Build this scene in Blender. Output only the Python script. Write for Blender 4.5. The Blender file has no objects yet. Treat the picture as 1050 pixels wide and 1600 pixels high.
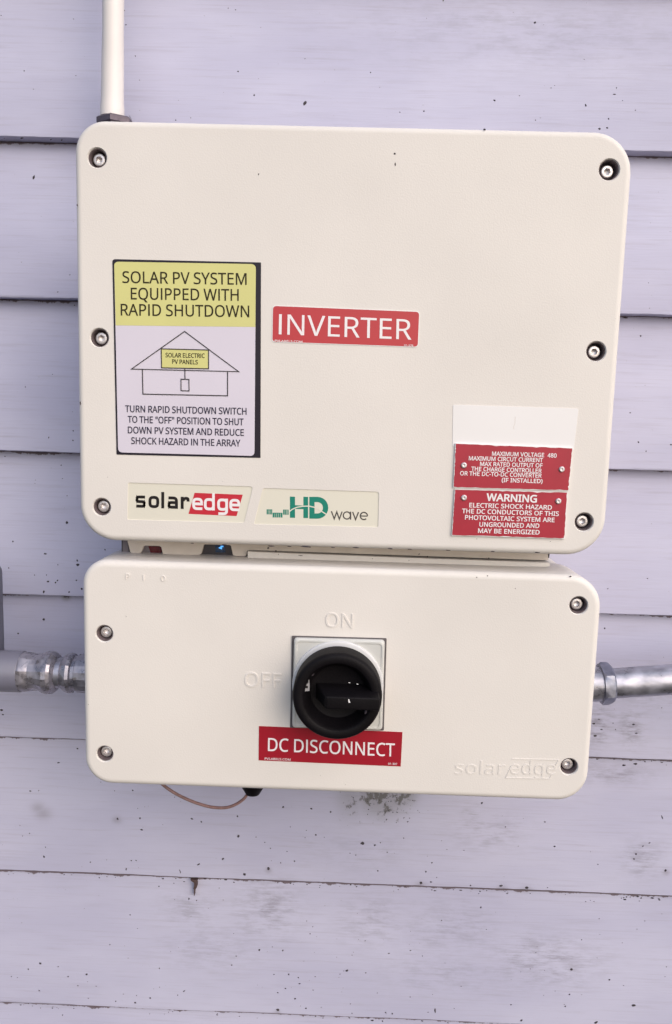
import bpy, bmesh, math, random, json
import numpy as np
from mathutils import Matrix, Vector, noise
C = bpy.context.scene.collection
scene = bpy.context.scene
rnd = random.Random(7)

# ------------------------------------------------------------------ camera
FPX, PCX, PCY = 1209.0, 525.0, 800.0                 # focal length and centre in photograph pixels (1050 x 1600)
CAM = np.array([0.00546, -0.69210, -0.18779])        # metres; the siding faces -Y, Z is up
def rot3(pitch, yaw, roll):
    cp, sp, cy, sy, cr, sr = math.cos(pitch), math.sin(pitch), math.cos(yaw), math.sin(yaw), math.cos(roll), math.sin(roll)
    B = np.array([[1, 0, 0], [0, 0, -1], [0, 1, 0]], float)
    return np.array([[cr, -sr, 0], [sr, cr, 0], [0, 0, 1]]) @ np.array([[1, 0, 0], [0, cp, -sp], [0, sp, cp]]) @ np.array([[cy, 0, sy], [0, 1, 0], [-sy, 0, cy]]) @ B
ROT = rot3(math.radians(7.347), math.radians(0.975), math.radians(1.654))
cam_data = bpy.data.cameras.new("camera")
cam = bpy.data.objects.new("camera", cam_data)
C.objects.link(cam)
cam_data.sensor_fit = 'VERTICAL'
cam_data.sensor_height = 24.0
cam_data.lens = FPX / 1600.0 * 24.0
cam_data.clip_start, cam_data.clip_end = 0.02, 200.0
mw = Matrix.Identity(4)
for i in range(3):
    mw[i][0], mw[i][1], mw[i][2], mw[i][3] = ROT[0][i], -ROT[1][i], -ROT[2][i], CAM[i]
cam.matrix_world = mw
scene.camera = cam

# ------------------------------------------------------------------ daylight
SUN_DIR = Vector((0.52, -0.72, 0.60)).normalized()   # from the wall towards the bright side of the sky
world = bpy.data.worlds.new("World")
scene.world = world
world.use_nodes = True
wn, wl = world.node_tree.nodes, world.node_tree.links
sky = wn.new('ShaderNodeTexSky')
sky.sky_type = 'NISHITA'
sky.sun_disc = False
sky.sun_elevation = math.asin(SUN_DIR.z)
sky.sun_rotation = math.atan2(SUN_DIR.x, SUN_DIR.y)
sky.air_density = 1.0
sky.dust_density = 3.0
sky.ozone_density = 1.0
wl.new(sky.outputs[0], wn['Background'].inputs[0])
wn['Background'].inputs[1].default_value = 0.15
sun_data = bpy.data.lights.new("sun", 'SUN')
sun_data.energy = 1.1
sun_data.angle = math.radians(100)
sun_data.color = (1.0, 0.98, 0.96)
sun = bpy.data.objects.new("sun", sun_data)
C.objects.link(sun)
sun.location = SUN_DIR * 3
sun.rotation_euler = (-SUN_DIR).to_track_quat('-Z', 'Y').to_euler()
scene.view_settings.view_transform = 'Standard'
scene.view_settings.look = 'None'
scene.view_settings.gamma = 1.0
scene.view_settings.use_curve_mapping = False
scene.view_settings.exposure = 0.27

# ------------------------------------------------------------------ helpers
def at(px, py, Y):
    """photo pixel -> point on the real plane y = Y"""
    d = ROT.T @ np.array([(px - PCX) / FPX, (py - PCY) / FPX, 1.0])
    return CAM + d * ((Y - CAM[1]) / d[1])

class MB:
    """collects shapes in world metres, builds ONE mesh object"""
    def __init__(self): self.v, self.f, self.m = [], [], []
    def add(self, vs, fs, mi=0):
        o = len(self.v)
        self.v += [tuple(map(float, p)) for p in vs]
        self.f += [tuple(i + o for i in f) for f in fs]
        self.m += [mi] * len(fs)
    def prism(self, poly, y0, y1, mi=0):
        """(x,z) polygon, front at y0 (towards the camera), back at y1"""
        n = len(poly)
        self.add([(x, y0, z) for x, z in poly] + [(x, y1, z) for x, z in poly],
                 [tuple(range(n))] + [tuple(range(2 * n - 1, n - 1, -1))] + [(i, i + n, (i + 1) % n + n, (i + 1) % n) for i in range(n)], mi)
    def rings(self, rings, cap0=True, cap1=True, mi=0):
        n = len(rings[0]); vs = [p for r in rings for p in r]; fs = []
        for k in range(len(rings) - 1):
            for i in range(n):
                j = (i + 1) % n
                fs.append((k * n + i, k * n + j, (k + 1) * n + j, (k + 1) * n + i))
        if cap0: fs.append(tuple(range(n - 1, -1, -1)))
        if cap1: fs.append(tuple(range((len(rings) - 1) * n, len(rings) * n)))
        self.add(vs, fs, mi)
    def lathe(self, prof, org, axis, seg=48, mi=0, cap0=True, cap1=True, wob=0, phase=0):
        a = Vector(axis).normalized()
        u = a.orthogonal().normalized() if abs(a.z) > .9 else a.cross(Vector((0, 0, 1))).normalized()
        w = a.cross(u); org = Vector(org); rs = []
        for t, r in prof:
            ring = []
            for i in range(seg):
                th = 2 * math.pi * i / seg + phase
                rr = r
                if wob: rr *= 1 + wob * noise.noise(Vector((math.cos(th) * 2.2, math.sin(th) * 2.2, t * 160)))
                ring.append(org + a * t + (u * math.cos(th) + w * math.sin(th)) * rr)
            rs.append(ring)
        self.rings(rs, cap0, cap1, mi)
    def tube(self, pts, r, seg=16, mi=0):
        pts = [Vector(p) for p in pts]; rs = []; ref = Vector((0.123, 1, 0.05)).normalized()
        for i, p in enumerate(pts):
            d = (pts[min(i + 1, len(pts) - 1)] - pts[max(i - 1, 0)]).normalized()
            u = d.cross(ref).normalized(); w = d.cross(u)
            rs.append([p + (u * math.cos(2 * math.pi * k / seg) + w * math.sin(2 * math.pi * k / seg)) * r for k in range(seg)])
        self.rings(rs, True, True, mi)
    def build(self, name, mats, parent=None, angle=32, fix=True):
        me = bpy.data.meshes.new(name)
        off = Vector((0, 0, 0))
        if parent is not None:
            off = root_loc[parent.name]
        me.from_pydata([tuple(Vector(p) - off) for p in self.v], [], self.f)
        for m in (mats if isinstance(mats, (list, tuple)) else [mats]): me.materials.append(m)
        me.polygons.foreach_set('material_index', self.m)
        if fix:
            bm = bmesh.new(); bm.from_mesh(me)
            bmesh.ops.recalc_face_normals(bm, faces=bm.faces)
            bm.to_mesh(me); bm.free()
        me.update()
        if angle is not None: smooth(me, angle)
        ob = bpy.data.objects.new(name, me)
        C.objects.link(ob)
        if parent is not None:
            ob.parent = parent
            root_loc[ob.name] = off
        return ob
root_loc = {}
def smooth(me, angle):
    me.polygons.foreach_set('use_smooth', [True] * len(me.polygons))
    me.set_sharp_from_angle(angle=math.radians(angle))
def thing(name, loc, label, cat, group=None):
    o = bpy.data.objects.new(name, None); C.objects.link(o)
    o.location = loc; o.empty_display_size = 0.03
    root_loc[o.name] = Vector(loc)
    tag(o, label, cat, group); return o
def tag(o, label=None, cat=None, group=None, kind=None):
    if label: o['label'] = label
    if cat: o['category'] = cat
    if group: o['group'] = group
    if kind: o['kind'] = kind
    return o
def rrect(x0, x1, z0, z1, r, n=10, d=0.0):
    x0, x1, z0, z1 = x0 + d, x1 - d, z0 + d, z1 - d
    rs = list(r) if isinstance(r, (tuple, list)) else [r] * 4          # tl, tr, br, bl
    rs = [max(q - d, 1e-5) for q in rs]; out = []
    for (cx, cz, a0, q) in ((x0 + rs[0], z1 - rs[0], 180, rs[0]), (x1 - rs[1], z1 - rs[1], 90, rs[1]), (x1 - rs[2], z0 + rs[2], 0, rs[2]), (x0 + rs[3], z0 + rs[3], -90, rs[3])):
        for k in range(n + 1):
            a = math.radians(a0 - 90 * k / n); out.append((cx + q * math.cos(a), cz + q * math.sin(a)))
    return out
def round_poly(P, r, n=5):
    """round the corners of a polygon"""
    out = []; m = len(P); rr = r if isinstance(r, (list, tuple)) else [r] * m
    for i in range(m):
        p, a, b = np.array(P[i], float), np.array(P[i - 1], float), np.array(P[(i + 1) % m], float)
        if rr[i] <= 0: out.append(tuple(p)); continue
        q = p + (a - p) / np.linalg.norm(a - p) * rr[i]; s = p + (b - p) / np.linalg.norm(b - p) * rr[i]
        for k in range(n + 1):
            t = k / n; out.append(tuple((1 - t) ** 2 * q + 2 * t * (1 - t) * p + t * t * s))
    return out
def pp(poly, Y): return [(at(x, y, Y)[0], at(x, y, Y)[2]) for x, y in poly]

# flat artwork: outlines measured on the photograph, laid on the real plane y = Y
def ribbon(P, w, closed=False):
    P = [np.array(p, float) for p in P]; n = len(P); L, R = [], []
    for i in range(n):
        a = P[i - 1] if (i > 0 or closed) else None
        b = P[(i + 1) % n] if (i < n - 1 or closed) else None
        d1 = (P[i] - a) / (np.linalg.norm(P[i] - a) + 1e-12) if a is not None else None
        d2 = (b - P[i]) / (np.linalg.norm(b - P[i]) + 1e-12) if b is not None else None
        if d1 is None: d1 = d2
        if d2 is None: d2 = d1
        n1, n2 = np.array([-d1[1], d1[0]]), np.array([-d2[1], d2[0]])
        mi = n1 + n2; mi = mi / (np.linalg.norm(mi) + 1e-12)
        k = w / 2 / max(0.35, float(mi @ n1))
        L.append(P[i] + mi * k); R.append(P[i] - mi * k)
    return L, R
class Art(MB):
    """flat or raised print; every stroke sits a hair above the one before so no faces coincide"""
    def __init__(self, Y, depth=0.0, step=6e-6):
        super().__init__(); self.Y, self.depth, self.step, self.k = Y, depth, step, 0
    def lay(self):
        self.k = (self.k + 1) % 12
        return self.Y - self.step * self.k
    def stroke(self, P, w, closed=False, mi=0):
        L, R = ribbon(P, w, closed); n = len(L); y = self.lay()
        fl = [at(p[0], p[1], y) for p in L] + [at(p[0], p[1], y) for p in R]
        m = n if closed else n - 1
        fs = [(i, (i + 1) % n, n + (i + 1) % n, n + i) for i in range(m)]
        if self.depth:
            back = [(p[0], p[1] + self.depth, p[2]) for p in fl]; o = 2 * n
            for i in range(m):
                j = (i + 1) % n
                fs += [(i, j, o + j, o + i), (n + i, n + j, o + n + j, o + n + i)]
            if not closed: fs += [(0, n, o + n, o), (n - 1, 2 * n - 1, o + 2 * n - 1, o + n - 1)]
            fl = fl + back
        self.add(fl, fs, mi)
    def fill(self, P, mi=0):
        y = self.lay(); n = len(P); q = pp(P, y)
        if self.depth: self.prism(q, y, y + self.depth, mi)
        else: self.add([(x, y, z) for x, z in q], [tuple(range(n))], mi)
    def text(self, s, a, b, h, bold=0.0, mi=0, space=None, plain=True):
        """a, b: ends of the baseline, h: capital height"""
        a, b = np.array(a, float), np.array(b, float)
        L = np.linalg.norm(b - a); u = (b - a) / L
        up = np.array([a[0] - 262, a[1] - 9650]); up = up / np.linalg.norm(up)
        x = 0; run = []
        if plain: s = s.replace('I', '|')
        for ch in s:
            if ch == ' ': x += (space or 330); continue
            g = glyph(ch, 0, bool(self.depth)); run.append((x, g))
            if bold and not self.depth: run.append((x, glyph(ch, bold, False)))
            x += GLYPH[ch][0]
        lo = min(x + min(p[0] for p in g[0]) for x, g in run); hi = max(x + max(p[0] for p in g[0]) for x, g in run)
        sx, sy = L / (hi - lo), h / 1000.0
        for x, (vs, fs) in run:
            y = self.lay(); out = []
            for p in vs:
                q = a + u * (x + p[0] - lo) * sx + up * p[1] * sy
                w = at(q[0], q[1], y)
                out.append((w[0], y if p[2] >= 0 else y + self.depth, w[2]))
            self.add(out, fs, mi)
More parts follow.
